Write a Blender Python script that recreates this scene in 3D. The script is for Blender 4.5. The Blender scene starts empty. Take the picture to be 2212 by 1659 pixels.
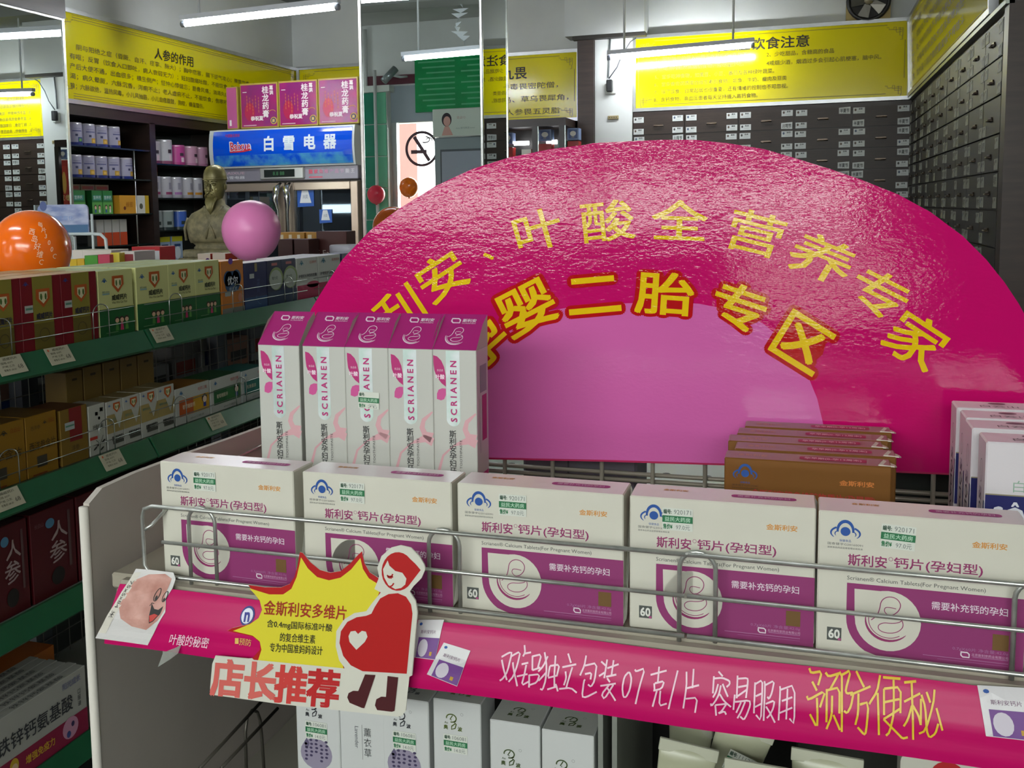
import bpy, math, random
from mathutils import Vector, Matrix
random.seed(7)
PI = math.pi
C = bpy.context.scene.collection
SC = bpy.context.scene
# ------------------------------------------------------------------ camera
F_PX, CXP, CYP, WP, HP = 2259.65, 955.17, 687.78, 2212.0, 1659.0
_p, _t, _r = map(math.radians, (6.00232895, -19.11300036, -0.94960081))
_fw = Vector((math.sin(_t)*math.cos(_p), math.cos(_t)*math.cos(_p), -math.sin(_p)))
_rt = Vector((math.cos(_t), -math.sin(_t), 0.0))
_dn = _fw.cross(_rt)
_c, _s = math.cos(_r), math.sin(_r)
RX = _rt*_c - _dn*_s
RY = _rt*_s + _dn*_c
CAM = Vector((0, 0, 1.6))
cd = bpy.data.cameras.new('camera')
cam = bpy.data.objects.new('camera', cd); C.objects.link(cam)
cam.matrix_world = Matrix(((RX.x, -RY.x, -_fw.x, CAM.x), (RX.y, -RY.y, -_fw.y, CAM.y), (RX.z, -RY.z, -_fw.z, CAM.z), (0, 0, 0, 1)))
cd.sensor_fit = 'HORIZONTAL'; cd.sensor_width = 36.0
cd.lens = F_PX/WP*36.0
cd.shift_x = (WP/2-CXP)/WP
cd.shift_y = -(HP/2-CYP)/WP
cd.clip_start = 0.02; cd.clip_end = 200
SC.camera = cam

def ray(x, y): return RX*((x-CXP)/F_PX) + RY*((y-CYP)/F_PX) + _fw
def PY(x, y, Y): d = ray(x, y); return CAM + d*(Y/d.y)
def PX(x, y, X): d = ray(x, y); return CAM + d*(X/d.x)
def PZ(x, y, Z): d = ray(x, y); return CAM + d*((Z-1.6)/d.z)

# ------------------------------------------------------------------ world, light, exposure
SC.view_settings.view_transform = 'Standard'
SC.view_settings.look = 'None'
SC.view_settings.gamma = 1.0
SC.view_settings.use_curve_mapping = False
SC.view_settings.exposure = 1.1
w = bpy.data.worlds.new('overcast_sky'); SC.world = w; w.use_nodes = True
bg = w.node_tree.nodes['Background']
bg.inputs['Color'].default_value = (0.97, 0.98, 0.97, 1)
bg.inputs['Strength'].default_value = 7.5
SC.cycles.max_bounces = 8; SC.cycles.diffuse_bounces = 4; SC.cycles.glossy_bounces = 4
SC.cycles.transparent_max_bounces = 12
SC.cycles.sample_clamp_indirect = 6.0
SC.cycles.caustics_reflective = False; SC.cycles.caustics_refractive = False
SC.cycles.use_denoising = True
CEIL = 3.34
FRONT_Y = -2.3
TUBE_STRENGTH = 42.0

def portal(x0, x1, z0, z1):
    l = bpy.data.lights.new('window_daylight', 'AREA'); l.shape = 'RECTANGLE'
    l.size = x1-x0; l.size_y = z1-z0; l.cycles.is_portal = True
    o = bpy.data.objects.new('window_daylight', l); C.objects.link(o)
    o.location = ((x0+x1)/2, FRONT_Y-0.02, (z0+z1)/2); o.rotation_euler = (PI/2, 0, 0)
OPENINGS = [(-8.6, -4.05, 0.05, 2.55), (-3.74, -2.90, 0.0, 2.42), (-2.2, 1.2, 1.98, 2.80), (-2.0, 0.25, 1.50, 1.74), (-0.28, 0.42, 1.15, 1.38), (-0.10, 0.12, 0.88, 1.02)]  # openings past the door are added: room light and highlights on the board
for a in OPENINGS: portal(*a)
# ------------------------------------------------------------------ materials
def lin(c): return c/12.92 if c <= 0.04045 else ((c+0.055)/1.055)**2.4
def hexc(h):
    h = h.lstrip('#'); return tuple(lin(int(h[i:i+2], 16)/255) for i in (0, 2, 4)) + (1,)
MATS = {}
def M(h, rough=0.5, metal=0.0, noise=0.0, nscale=8.0, bump=0.0, bscale=60.0, coat=0.0, emit=0.0, alpha=1.0, trans=0.0, spec=0.5, h2=None, stretch=None):
    key = (h, rough, metal, noise, nscale, bump, bscale, coat, emit, alpha, trans, spec, h2, stretch)
    if key in MATS: return MATS[key]
    m = bpy.data.materials.new('surface_%d' % (len(MATS)+1)); m.use_nodes = True
    nt = m.node_tree; b = nt.nodes['Principled BSDF']
    col = hexc(h)
    b.inputs['Base Color'].default_value = col
    b.inputs['Roughness'].default_value = rough
    b.inputs['Metallic'].default_value = metal
    b.inputs['Specular IOR Level'].default_value = spec
    b.inputs['Coat Weight'].default_value = coat
    b.inputs['Coat Roughness'].default_value = 0.12
    b.inputs['Transmission Weight'].default_value = trans
    b.inputs['Alpha'].default_value = alpha
    if emit:
        b.inputs['Emission Color'].default_value = col; b.inputs['Emission Strength'].default_value = emit
    if noise or bump or h2:
        tc = nt.nodes.new('ShaderNodeTexCoord')
        mp = nt.nodes.new('ShaderNodeMapping'); nt.links.new(tc.outputs['Object'], mp.inputs[0])
        if stretch: mp.inputs['Scale'].default_value = stretch
    if noise or h2:
        n = nt.nodes.new('ShaderNodeTexNoise'); n.inputs['Scale'].default_value = nscale; n.inputs['Detail'].default_value = 5
        nt.links.new(mp.outputs[0], n.inputs['Vector'])
        rp = nt.nodes.new('ShaderNodeMapRange'); rp.inputs[1].default_value = 0.36; rp.inputs[2].default_value = 0.64
        nt.links.new(n.outputs['Fac'], rp.inputs[0])
        mx = nt.nodes.new('ShaderNodeMix'); mx.data_type = 'RGBA'
        c2 = hexc(h2) if h2 else tuple(x*(1-noise) for x in col[:3]) + (1,)
        mx.inputs[6].default_value = col; mx.inputs[7].default_value = c2
        nt.links.new(rp.outputs[0], mx.inputs[0]); nt.links.new(mx.outputs[2], b.inputs['Base Color'])
    if bump:
        n2 = nt.nodes.new('ShaderNodeTexNoise'); n2.inputs['Scale'].default_value = bscale; n2.inputs['Detail'].default_value = 3
        nt.links.new(mp.outputs[0], n2.inputs['Vector'])
        bp = nt.nodes.new('ShaderNodeBump'); bp.inputs['Strength'].default_value = bump; bp.inputs['Distance'].default_value = 0.002
        nt.links.new(n2.outputs['Fac'], bp.inputs['Height']); nt.links.new(bp.outputs[0], b.inputs['Normal'])
        if coat: nt.links.new(bp.outputs[0], b.inputs['Coat Normal'])
    MATS[key] = m
    return m
def ink(h): return M(h, rough=0.55)
def glossy(h): return M(h, rough=0.28)
WALLW = M('#d9dcda', rough=0.8, noise=0.10, nscale=2.2)
STEEL = M('#c4c6c4', rough=0.25, metal=1.0, noise=0.15, nscale=60)
WIRE = M('#c6c8c2', rough=0.36, metal=0.85, noise=0.2, nscale=90)
DARKWIRE = M('#8a8880', rough=0.4, metal=0.6)
ALU = M('#c9cbc8', rough=0.3, metal=0.9)
MIRROR = M('#dfe6e4', rough=0.0, metal=1.0)
WOOD = M('#2b1d18', rough=0.4, noise=0.35, nscale=5, stretch=(1, 1, 8))
WOOD2 = M('#3a2b25', rough=0.42, noise=0.3, nscale=6, stretch=(1, 1, 9))
DRAWER = M('#33261f', rough=0.45, noise=0.3, nscale=7, stretch=(2, 2, 14))
TAG = M('#c9cdcb', rough=0.5)
BEIGE = M('#a9a08f', rough=0.5, noise=0.06, nscale=12)
GREEN = M('#175c3a', rough=0.38, noise=0.12, nscale=14)
YELLOW = M('#e6d800', rough=0.14, noise=0.05, nscale=2)
WHITEC = M('#cdcabc', rough=0.42, noise=0.03, nscale=30)
KRAFT = M('#8c7238', rough=0.7, noise=0.1, nscale=20)

# ------------------------------------------------------------------ text
from mathutils.geometry import tessellate_polygon
_TX = {}
def glyphs(txt, off=0.0, res=2):
    k = (txt, off, res)
    if k not in _TX:
        c = bpy.data.curves.new('t', 'FONT'); c.body = txt; c.resolution_u = res; c.offset = off
        o = bpy.data.objects.new('t', c); C.objects.link(o)
        me = bpy.data.meshes.new_from_object(o)
        vs = [(v.co.x, v.co.y) for v in me.vertices]; fs = [tuple(p.vertices) for p in me.polygons]
        bpy.data.objects.remove(o); bpy.data.meshes.remove(me); bpy.data.curves.remove(c)
        if vs:
            xs = [v[0] for v in vs]; ys = [v[1] for v in vs]; bb = (min(xs), min(ys), max(xs), max(ys))
        else: bb = (0, 0, 1, 1)
        _TX[k] = (vs, fs, bb)
    return _TX[k]

# ------------------------------------------------------------------ mesh builder
class MB:
    def __init__(s): s.v = []; s.f = []; s.mi = []; s.sm = []; s.mats = []
    def mat(s, m):
        if m not in s.mats: s.mats.append(m)
        return s.mats.index(m)
    def add(s, vs, fs, m, smooth=False):
        b = len(s.v); i = s.mat(m)
        s.v.extend([tuple(v) for v in vs])
        for f in fs: s.f.append(tuple(b+k for k in f)); s.mi.append(i); s.sm.append(smooth)
        return s
    def box(s, x0, y0, z0, x1, y1, z1, m, r=0.0, top=None, front=None):
        if x0 > x1: x0, x1 = x1, x0
        if y0 > y1: y0, y1 = y1, y0
        if z0 > z1: z0, z1 = z1, z0
        if not r:
            vs = [(x0,y0,z0),(x1,y0,z0),(x1,y1,z0),(x0,y1,z0),(x0,y0,z1),(x1,y0,z1),(x1,y1,z1),(x0,y1,z1)]
            s.add(vs, [(0,3,2,1),(0,1,5,4),(1,2,6,5),(2,3,7,6),(3,0,4,7)], m)
            s.add(vs[4:], [(0,1,2,3)], top or m)
            return s
        vs = []; idx = {}
        for cx in (0, 1):
            for cy in (0, 1):
                for cz in (0, 1):
                    X = (x0, x1)[cx]; Y = (y0, y1)[cy]; Z = (z0, z1)[cz]
                    ix = X+(r if cx == 0 else -r); iy = Y+(r if cy == 0 else -r); iz = Z+(r if cz == 0 else -r)
                    for ax, p in ((0, (X, iy, iz)), (1, (ix, Y, iz)), (2, (ix, iy, Z))):
                        idx[(cx, cy, cz, ax)] = len(vs); vs.append(p)
        g = lambda a, b, c, d: idx[(a, b, c, d)]
        F = []
        for c in (0, 1):
            q = [g(c,0,0,0), g(c,1,0,0), g(c,1,1,0), g(c,0,1,0)]; F.append(q if c else q[::-1])
            q = [g(0,c,0,1), g(1,c,0,1), g(1,c,1,1), g(0,c,1,1)]; F.append(q[::-1] if c else q)
            q = [g(0,0,c,2), g(1,0,c,2), g(1,1,c,2), g(0,1,c,2)]; F.append(q if c else q[::-1])
        for a in (0, 1):
            for b in (0, 1):
                F.append([g(0,a,b,1), g(1,a,b,1), g(1,a,b,2), g(0,a,b,2)])
                F.append([g(a,0,b,0), g(a,1,b,0), g(a,1,b,2), g(a,0,b,2)])
                F.append([g(a,b,0,0), g(a,b,1,0), g(a,b,1,1), g(a,b,0,1)])
                for c in (0, 1): F.append([g(a,b,c,0), g(a,b,c,1), g(a,b,c,2)])
        # fix winding outward
        cen = Vector(((x0+x1)/2, (y0+y1)/2, (z0+z1)/2)); out = []
        for f in F:
            P = [Vector(vs[i]) for i in f]; n = (P[1]-P[0]).cross(P[2]-P[0]); mc = sum(P, Vector())/len(P)
            out.append(tuple(f) if n.dot(mc-cen) > 0 else tuple(f[::-1]))
        tf = [f for f in out if top and len(f) == 4 and all(abs(vs[i][2]-z1) < 1e-9 for i in f)]
        s.add(vs, [f for f in out if f not in tf], m)
        if tf: s.add(vs, tf, top)
        return s
    def prism(s, pts, dvec, m, side=None):
        """pts: planar loop of 3D points; extrude by dvec"""
        n = len(pts); d = Vector(dvec)
        vs = [Vector(p) for p in pts] + [Vector(p)+d for p in pts]
        s.add(vs, [tuple(range(n))[::-1], tuple(range(n, 2*n))], m)
        s.add(vs, [(i, (i+1) % n, n+(i+1) % n, n+i) for i in range(n)], side or m)
        return s
    def tube(s, pts, r, m, n=6, closed=False, cap=True):
        P = [Vector(p) for p in pts]; k = len(P); vs = []; prev = None
        for i in range(k):
            if closed: d = P[(i+1) % k]-P[i-1]
            else: d = P[min(i+1, k-1)]-P[max(i-1, 0)]
            d.normalize()
            if prev is None:
                a = Vector((0, 0, 1)) if abs(d.z) < 0.9 else Vector((1, 0, 0))
                u = d.cross(a).normalized()
            else:
                u = (prev - d*prev.dot(d)).normalized()
            prev = u; v = d.cross(u)
            rr = r[i] if isinstance(r, (list, tuple)) else r
            for j in range(n):
                a = 2*PI*j/n; vs.append(P[i]+u*(rr*math.cos(a))+v*(rr*math.sin(a)))
        fs = []
        for i in range(k if closed else k-1):
            for j in range(n):
                a = i*n+j; b = i*n+(j+1) % n; c = ((i+1) % k)*n+(j+1) % n; d = ((i+1) % k)*n+j
                fs.append((a, b, c, d))
        if cap and not closed: fs += [tuple(range(n))[::-1], tuple(range((k-1)*n, k*n))]
        s.add(vs, fs, m, True); return s
    def lathe(s, cx, cy, prof, m, n=20, sx=1.0, sy=1.0, mats=None):
        vs = []
        for r, z in prof:
            for j in range(n):
                a = 2*PI*j/n; vs.append((cx+r*sx*math.cos(a), cy+r*sy*math.sin(a), z))
        for i in range(len(prof)-1):
            fs = [(i*n+j, i*n+(j+1) % n, (i+1)*n+(j+1) % n, (i+1)*n+j) for j in range(n)]
            s.add(vs, fs, (mats[i] if mats else m), True) if mats else None
            if not mats: s._pend = getattr(s, '_pend', []) + fs
        if not mats:
            s.add(vs, s._pend, m, True); s._pend = []
        s.add([vs[j] for j in range(n)], [tuple(range(n))[::-1]], mats[0] if mats else m)
        s.add(vs[-n:], [tuple(range(n))], mats[-1] if mats else m)
        return s
    def sphere(s, c, r, m, n=20, k=12, sx=1, sy=1, sz=1):
        vs = []
        for i in range(k+1):
            t = PI*i/k
            for j in range(n):
                a = 2*PI*j/n
                vs.append((c[0]+r*sx*math.sin(t)*math.cos(a), c[1]+r*sy*math.sin(t)*math.sin(a), c[2]-r*sz*math.cos(t)))
        s.add(vs, [(i*n+j, i*n+(j+1) % n, (i+1)*n+(j+1) % n, (i+1)*n+j) for i in range(k) for j in range(n)], m, True)
        return s
    def build(s, name, parent=None, loc=None, rotz=0.0, data=None):
        if data is None:
            me = bpy.data.meshes.new(name); me.from_pydata(s.v, [], s.f)
            for m in s.mats: me.materials.append(m)
            me.polygons.foreach_set('material_index', s.mi)
            me.polygons.foreach_set('use_smooth', s.sm)
            me.update()
        else: me = data
        o = bpy.data.objects.new(name, me); C.objects.link(o)
        if parent: o.parent = parent
        if loc is not None: o.location = loc
        if rotz: o.rotation_euler = (0, 0, rotz)
        return o

class Canvas:
    """flat print on a surface: fn(x,y) -> 3D point, normal nrm, layers stacked by eps"""
    def __init__(s, mb, o=None, u=None, v=None, n=None, eps=0.00025, fn=None, maxl=0):
        s.mb = mb; s.eps = eps; s.maxl = maxl
        s.n = Vector(n)
        if fn is None:
            o = Vector(o); u = Vector(u); v = Vector(v); fn = lambda x, y: o+u*x+v*y
        s.fn = fn
    def put(s, pts, fs, m, L=1):
        if s.maxl:      # split the print finely so that it follows a curved surface
            pts = [tuple(p) for p in pts]; out = []; mids = {}
            def mid(a, b):
                k = (min(a, b), max(a, b))
                if k not in mids: mids[k] = len(pts); pts.append(((pts[a][0]+pts[b][0])/2, (pts[a][1]+pts[b][1])/2))
                return mids[k]
            for f in fs:
                if len(f) == 3: st = [tuple(f)]
                else: st = [tuple(f[i] for i in t) for t in tessellate_polygon([[Vector((pts[i][0], pts[i][1], 0)) for i in f]])]
                while st:
                    a, b, c = st.pop()
                    e = [(math.dist(pts[a], pts[b]), a, b, c), (math.dist(pts[b], pts[c]), b, c, a), (math.dist(pts[c], pts[a]), c, a, b)]
                    l, a, b, c = max(e)
                    if l > s.maxl: q = mid(a, b); st += [(a, q, c), (q, b, c)]
                    else:
                        (x1, y1), (x2, y2), (x3, y3) = pts[a], pts[b], pts[c]
                        out.append((a, b, c) if (x2-x1)*(y3-y1)-(x3-x1)*(y2-y1) > 0 else (a, c, b))
            fs = out
        s.mb.add([s.fn(x, y)+s.n*(s.eps*L) for x, y in pts], fs, m)
    def poly(s, pts, m, L=1):
        a = sum(pts[i][0]*pts[(i+1) % len(pts)][1]-pts[(i+1) % len(pts)][0]*pts[i][1] for i in range(len(pts)))
        if a < 0: pts = pts[::-1]
        s.put(pts, [tuple(range(len(pts)))], m, L)
    def rect(s, x0, y0, x1, y1, m, L=1): s.poly([(x0, y0), (x1, y0), (x1, y1), (x0, y1)], m, L)
    def rrect(s, x0, y0, x1, y1, r, m, L=1):
        P = []
        for cx, cy, a0 in ((x1-r, y1-r, 0), (x0+r, y1-r, 90), (x0+r, y0+r, 180), (x1-r, y0+r, 270)):
            for k in range(4): a = math.radians(a0+30*k); P.append((cx+r*math.cos(a), cy+r*math.sin(a)))
        s.poly(P, m, L)
    def ell(s, cx, cy, rx, ry, m, L=1, n=20, a0=0, a1=360, rot=0):
        P = []
        full = abs(a1-a0) >= 360
        k = n if full else n+1
        c, q = math.cos(math.radians(rot)), math.sin(math.radians(rot))
        for i in range(k):
            a = math.radians(a0+(a1-a0)*i/n); x = rx*math.cos(a); y = ry*math.sin(a)
            P.append((cx+x*c-y*q, cy+x*q+y*c))
        s.poly(P, m, L)
    def stroke(s, pts, w, m, L=1, closed=False):
        P = [Vector((p[0], p[1])) for p in pts]; n = len(P); l = []; r = []
        for i in range(n):
            if closed: d = P[(i+1) % n]-P[i-1]
            else: d = P[min(i+1, n-1)]-P[max(0, i-1)]
            if d.length < 1e-9: d = Vector((1, 0))
            d.normalize(); q = Vector((-d.y, d.x)); ww = (w[i] if isinstance(w, list) else w)/2
            l.append(tuple(P[i]+q*ww)); r.append(tuple(P[i]-q*ww))
        pts2 = l+r; fs = []
        for i in range(n if closed else n-1):
            j = (i+1) % n; fs.append((n+i, n+j, j, i))
        s.put(pts2, fs, m, L)
    def arc(s, cx, cy, rx, ry, a0, a1, w, m, L=1, n=14, rot=0):
        c, q = math.cos(math.radians(rot)), math.sin(math.radians(rot)); P = []
        for i in range(n+1):
            a = math.radians(a0+(a1-a0)*i/n); x = rx*math.cos(a); y = ry*math.sin(a)
            P.append((cx+x*c-y*q, cy+x*q+y*c))
        s.stroke(P, w, m, L)
    def text(s, t, cx, cy, h, m, L=2, w=None, rot=0, off=0.0, res=2, align='c', skew=0.0, em=False):
        """off > 0 thickens the strokes (in em) by overlaying shifted copies"""
        vs, fs, bb = glyphs(t, 0.0, res)
        if not fs: return
        bw = bb[2]-bb[0]; bh = bb[3]-bb[1]
        if bw == 0 or bh == 0: return
        sy = h/bh; sx = (w/bw) if w else sy
        ax = {'c': (bb[0]+bb[2])/2, 'l': bb[0], 'r': bb[2]}[align]; ay = (bb[1]+bb[3])/2
        if em: sy = h; sx = w or h; ax = 0.5*len(t); ay = 0.38
        c, q = math.cos(math.radians(rot)), math.sin(math.radians(rot))
        if off <= 0.006: sh = [(0, 0)]
        elif off < 0.06: sh = [(off*.7*a, off*.7*b2) for a, b2 in ((-1, -1), (1, -1), (1, 1), (-1, 1))]
        else: sh = [(off*math.cos(PI*k/8), off*math.sin(PI*k/8)) for k in range(16)]+[(off*.5*math.cos(PI*k/4), off*.5*math.sin(PI*k/4)) for k in range(8)]
        for k_, (dx, dy) in enumerate(sh):
            P = []
            for x, y in vs:
                X = (x-ax+dx)*sx; Y = (y-ay+dy)*sy; X += skew*Y
                P.append((cx+X*c-Y*q, cy+X*q+Y*c))
            s.put(P, fs, m, L+0.03*k_)
    def vtext(s, t, cx, ytop, h, m, L=2, gap=1.1, w=None, off=0.0):
        for i, ch in enumerate(t): s.text(ch, cx, ytop-h*(0.5+gap*i), h, m, L, w=w or h, off=off, em=True)

# ------------------------------------------------------------------ scene helpers
def setp(o, label=None, cat=None, group=None, kind=None):
    if label: o['label'] = label
    if cat: o['category'] = cat
    if group: o['group'] = group
    if kind: o['kind'] = kind
    return o
def thing(name, label, cat, loc=(0, 0, 0), rotz=0.0, group=None):
    o = bpy.data.objects.new(name, None); C.objects.link(o); o.empty_display_size = 0.05
    o.location = loc; o.rotation_euler = (0, 0, rotz)
    return setp(o, label, cat, group)
def dup(root, loc, rotz=None, label=None, group=None):
    r = root.copy(); C.objects.link(r); r.location = loc
    if rotz is not None: r.rotation_euler = (0, 0, rotz)
    if label: r['label'] = label
    if group: r['group'] = group
    for ch in list(root.children):
        c = ch.copy(); C.objects.link(c); c.parent = r
        for g in list(ch.children):
            d = g.copy(); C.objects.link(d); d.parent = c
    return r
def struct(name, mb): return setp(mb.build(name), kind='structure')
ORD = ['first', 'second', 'third', 'fourth', 'fifth', 'sixth', 'seventh', 'eighth', 'ninth', 'tenth', 'eleventh', 'twelfth']
# ================================================================== SETTING
LX, RXW, BY = -3.54, 1.25, 7.05
b = MB(); b.box(-9, -2.5, -0.1, 3, 7.3, 0, M('#b9b6ae', rough=0.25, noise=0.1, nscale=3)); struct('floor', b)
b = MB(); b.box(-9, -2.5, CEIL, 3, 7.3, CEIL+0.1, M('#b7b9b6', rough=0.9, noise=0.12, nscale=1.5)); struct('ceiling', b)
b = MB(); b.box(-3.9, BY, 0, 3, BY+0.2, CEIL, WALLW); struct('wall_back', b)
b = MB(); b.box(LX-0.35, 4.32, 0, LX-0.30, BY, CEIL, WALLW)
b.box(LX-0.30, 4.32, 2.64, LX-0.03, BY, CEIL, WALLW); struct('wall_left', b)
b = MB(); b.box(-9, 3.9, 0, -3.9, 4.1, CEIL, WALLW); b.box(-9.1, -2.5, 0, -8.95, 4.1, CEIL, WALLW); struct('wall_side', b)
b = MB(); b.box(RXW, -2.5, 0, RXW+0.15, BY, CEIL, WALLW); struct('wall_right', b)
# shop front behind the photographer (seen in the mirrored pillar)
b = MB(); fy0, fy1 = FRONT_Y-0.2, FRONT_Y
DARK_LOWER = M('#4a4642', rough=0.7, noise=0.1, nscale=3)  # unseen lower wall darkened so the board reflects less haze
def wall_with_holes(b, x0, x1, z0, z1, holes, m):
    xs = sorted({x0, x1, *[h[0] for h in holes], *[h[1] for h in holes]}); zs = sorted({z0, z1, *[h[2] for h in holes], *[h[3] for h in holes]})
    for i in range(len(xs)-1):
        for j in range(len(zs)-1):
            cx, cz = (xs[i]+xs[i+1])/2, (zs[j]+zs[j+1])/2
            if any(h[0] < cx < h[1] and h[2] < cz < h[3] for h in holes): continue
            b.box(xs[i], fy0, zs[j], xs[i+1], fy1, zs[j+1], DARK_LOWER if (cx > -2.9 and cz < 1.97) else m)
wall_with_holes(b, -9, 3, 0, CEIL, OPENINGS, WALLW); struct('wall_front', b)
for i, (y0, y1) in enumerate(((-0.9, -0.62), (1.9, 2.2), (6.62, 7.05))):
    b = MB(); b.box(-8.9, y0, 3.10 if i == 2 else 3.18, 1.25, y1, CEIL, M('#8f9290', rough=0.9, noise=0.1, nscale=2)); struct('ceiling_beam', b)
# green tiled column beside the door
t = thing('tiled_column', 'dark green tiled column beside the shop door, seen mirrored in the pillar', 'column', (-3.86, FRONT_Y+0.06, 0))
TG = M('#1c8064', rough=0.12, noise=0.12, nscale=5); TG2 = M('#6fc09c', rough=0.15)
m0 = MB(); m0.box(-0.12, -0.05, 0, 0.12, 0.05, 2.72, M('#cfd6d0', rough=0.5)); m0.build('column_core', t)
tile = MB(); tile.box(-0.115, 0.05, 0.004, 0.018, 0.062, 0.296, TG, 0.003); tile2 = MB(); tile2.box(0.024, 0.05, 0.004, 0.115, 0.062, 0.296, TG2, 0.003)
d1 = d2 = None
for k in range(9):
    o = tile.build('tile', t, (0, 0, k*0.3), data=d1); d1 = o.data
    o = tile2.build('tile', t, (0, 0, k*0.3), data=d2); d2 = o.data
b = MB(); b.box(-0.16, -0.05, 2.70, 0.16, 0.08, 2.76, M('#cfd6d0')); b.build('cap', t)
# maroon fascia over the door, door frame with glass
b = MB(); b.box(-3.98, FRONT_Y-0.02, 2.775, -2.9, FRONT_Y+0.03, 2.86, M('#5a2231', rough=0.5)); struct('trim_1', b)
dt = thing('door_1', None, None, (0, 0, 0)); setp(dt, kind='structure')
b = MB()
for x in (-3.74, -2.95): b.box(x, FRONT_Y-0.06, 0, x+0.05, FRONT_Y, 2.42, M('#bfc4c4', rough=0.3, metal=0.7))
b.box(-3.74, FRONT_Y-0.06, 2.42, -2.9, FRONT_Y+.008, 2.76, M('#a4b0ba', rough=0.4)); b.build('door_frame', dt)
GLASS = None
def glassmat():
    m = bpy.data.materials.new('window_glass'); m.use_nodes = True; nt = m.node_tree; nt.nodes.clear()
    o = nt.nodes.new('ShaderNodeOutputMaterial'); mx = nt.nodes.new('ShaderNodeMixShader'); tr = nt.nodes.new('ShaderNodeBsdfTransparent'); gl = nt.nodes.new('ShaderNodeBsdfGlossy')
    gl.inputs['Roughness'].default_value = 0.02; fr = nt.nodes.new('ShaderNodeFresnel'); fr.inputs[0].default_value = 1.5
    tr.inputs[0].default_value = (0.93, 0.97, 0.95, 1)
    nt.links.new(fr.outputs[0], mx.inputs[0]); nt.links.new(tr.outputs[0], mx.inputs[1]); nt.links.new(gl.outputs[0], mx.inputs[2]); nt.links.new(mx.outputs[0], o.inputs[0])
    return m
GLASS = glassmat()
b = MB(); b.add([(-3.69, FRONT_Y-0.03, 0.05), (-2.95, FRONT_Y-0.03, 0.05), (-2.95, FRONT_Y-0.03, 2.42), (-3.69, FRONT_Y-0.03, 2.42)], [(0, 1, 2, 3)], GLASS); b.build('door_glass', dt)
for k, (x0, x1, z0, z1) in enumerate((OPENINGS[0],)+tuple(OPENINGS[2:])):
    wn = thing('window_%d' % (k+1), None, None); setp(wn, kind='structure')
    b = MB(); fm = M('#8e9496', rough=0.35, metal=0.6); n = (4, 3, 2, 1, 1)[k]
    for i in range(n+1):
        x = x0+(x1-x0)*i/n; b.box(x-0.03, FRONT_Y-0.1, z0, x+0.03, FRONT_Y-0.03, z1, fm)
    b.box(x0, FRONT_Y-0.1, z1-0.06, x1, FRONT_Y-0.03, z1, fm); b.box(x0, FRONT_Y-0.1, z0, x1, FRONT_Y-0.03, z0+0.06, fm); b.build('window_frame', wn)
    b = MB(); b.add([(x0, FRONT_Y-0.06, z0), (x1, FRONT_Y-0.06, z0), (x1, FRONT_Y-0.06, z1), (x0, FRONT_Y-0.06, z1)], [(0, 1, 2, 3)], GLASS); b.build('window_glass', wn)
# no-smoking decal on the door glass
b = MB(); cv = Canvas(b, (-3.44, FRONT_Y-0.012, 2.165), (-1, 0, 0), (0, 0, 1), (0, 1, 0), eps=0.002); br = ink('#5b4550')
P = [(0.155*math.cos(2*PI*i/40), 0.155*math.sin(2*PI*i/40)) for i in range(40)]
cv.stroke(P, 0.026, br, 1, closed=True); cv.stroke([(0.075, 0.115), (-0.075, -0.115)][::-1], 0.034, br, 2)
cv.rect(-0.05, -0.045, 0.11, -0.010, br, 1); cv.arc(-0.03, 0.085, 0.05, 0.028, 100, 300, 0.012, br); cv.arc(-0.075, 0.08, 0.03, 0.02, 0, 200, 0.010, br)
setp(b.build('no_smoking_decal'), 'round brown no smoking decal on the bright door glass', 'decal')
# street outside
b = MB(); b.box(-30, -40, -0.12, 20, -2.5, -0.02, M('#b8b4ac', rough=0.9, noise=0.1, nscale=1)); struct('ground', b)
t = thing('street_building', 'pinkish brick building across the street, seen through the mirrored door', 'building', (-6.4, -9.5, 0))
b = MB(); b.box(-1.6, 0, 0, 0.25, 3, 9, M('#5f332c', rough=0.8, noise=0.15, nscale=3)); b.build('wall', t)
b = MB(); b.box(-12, 2.0, 0, -1.7, 5, 6, M('#8d8f92', rough=0.8, noise=0.2, nscale=1)); b.build('wing', t)
# green notice board, AC unit with picture, camera
b = MB(); b.box(-3.475, FRONT_Y+0.02, 2.50, -2.60, FRONT_Y+0.05, 3.02, M('#16a058', rough=0.2, noise=0.2, nscale=7))
cv = Canvas(b, (-2.6, FRONT_Y+0.05, 2.50), (-1, 0, 0), (0, 0, 1), (0, 1, 0), eps=0.002); lg = ink('#5cc08a')
for i in range(9):
    cv.rect(0.48, 0.45-0.05*i, 0.84-0.04*(i % 3), 0.464-0.05*i, lg); cv.rect(0.06, 0.45-0.05*i, 0.42-0.06*(i % 2), 0.464-0.05*i, lg)
setp(b.build('notice_board'), 'green notice board above the door, mirrored in the silver pillar', 'board')
t = thing('air_conditioner', 'tall grey air conditioner with a portrait picture, mirrored in the pillar', 'air conditioner', (-3.255, FRONT_Y+0.001, 0))
b = MB(); b.box(0, 0, 0, 0.55, 0.16, 2.25, M('#8f9aa0', rough=0.35), 0.01); b.build('body', t)
b = MB(); b.box(0.06, 0.16, 0.7, 0.50, 0.166, 2.14, M('#565c64', rough=0.3)); b.box(0.075, 0.165, 0.75, 0.485, 0.172, 2.12, M('#9fa5b4', rough=0.2)); b.build('front_panel', t)
b = MB(); b.box(-0.01, 0.0, 2.255, 0.56, 0.17, 2.51, M('#d5dcd6', rough=0.4), 0.006)
cv = Canvas(b, (0.55, 0.17, 2.255), (-1, 0, 0), (0, 0, 1), (0, 1, 0), eps=0.002)
cv.rrect(0.012, 0.01, 0.545, 0.24, 0.01, ink('#cfdacf'))
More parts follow.
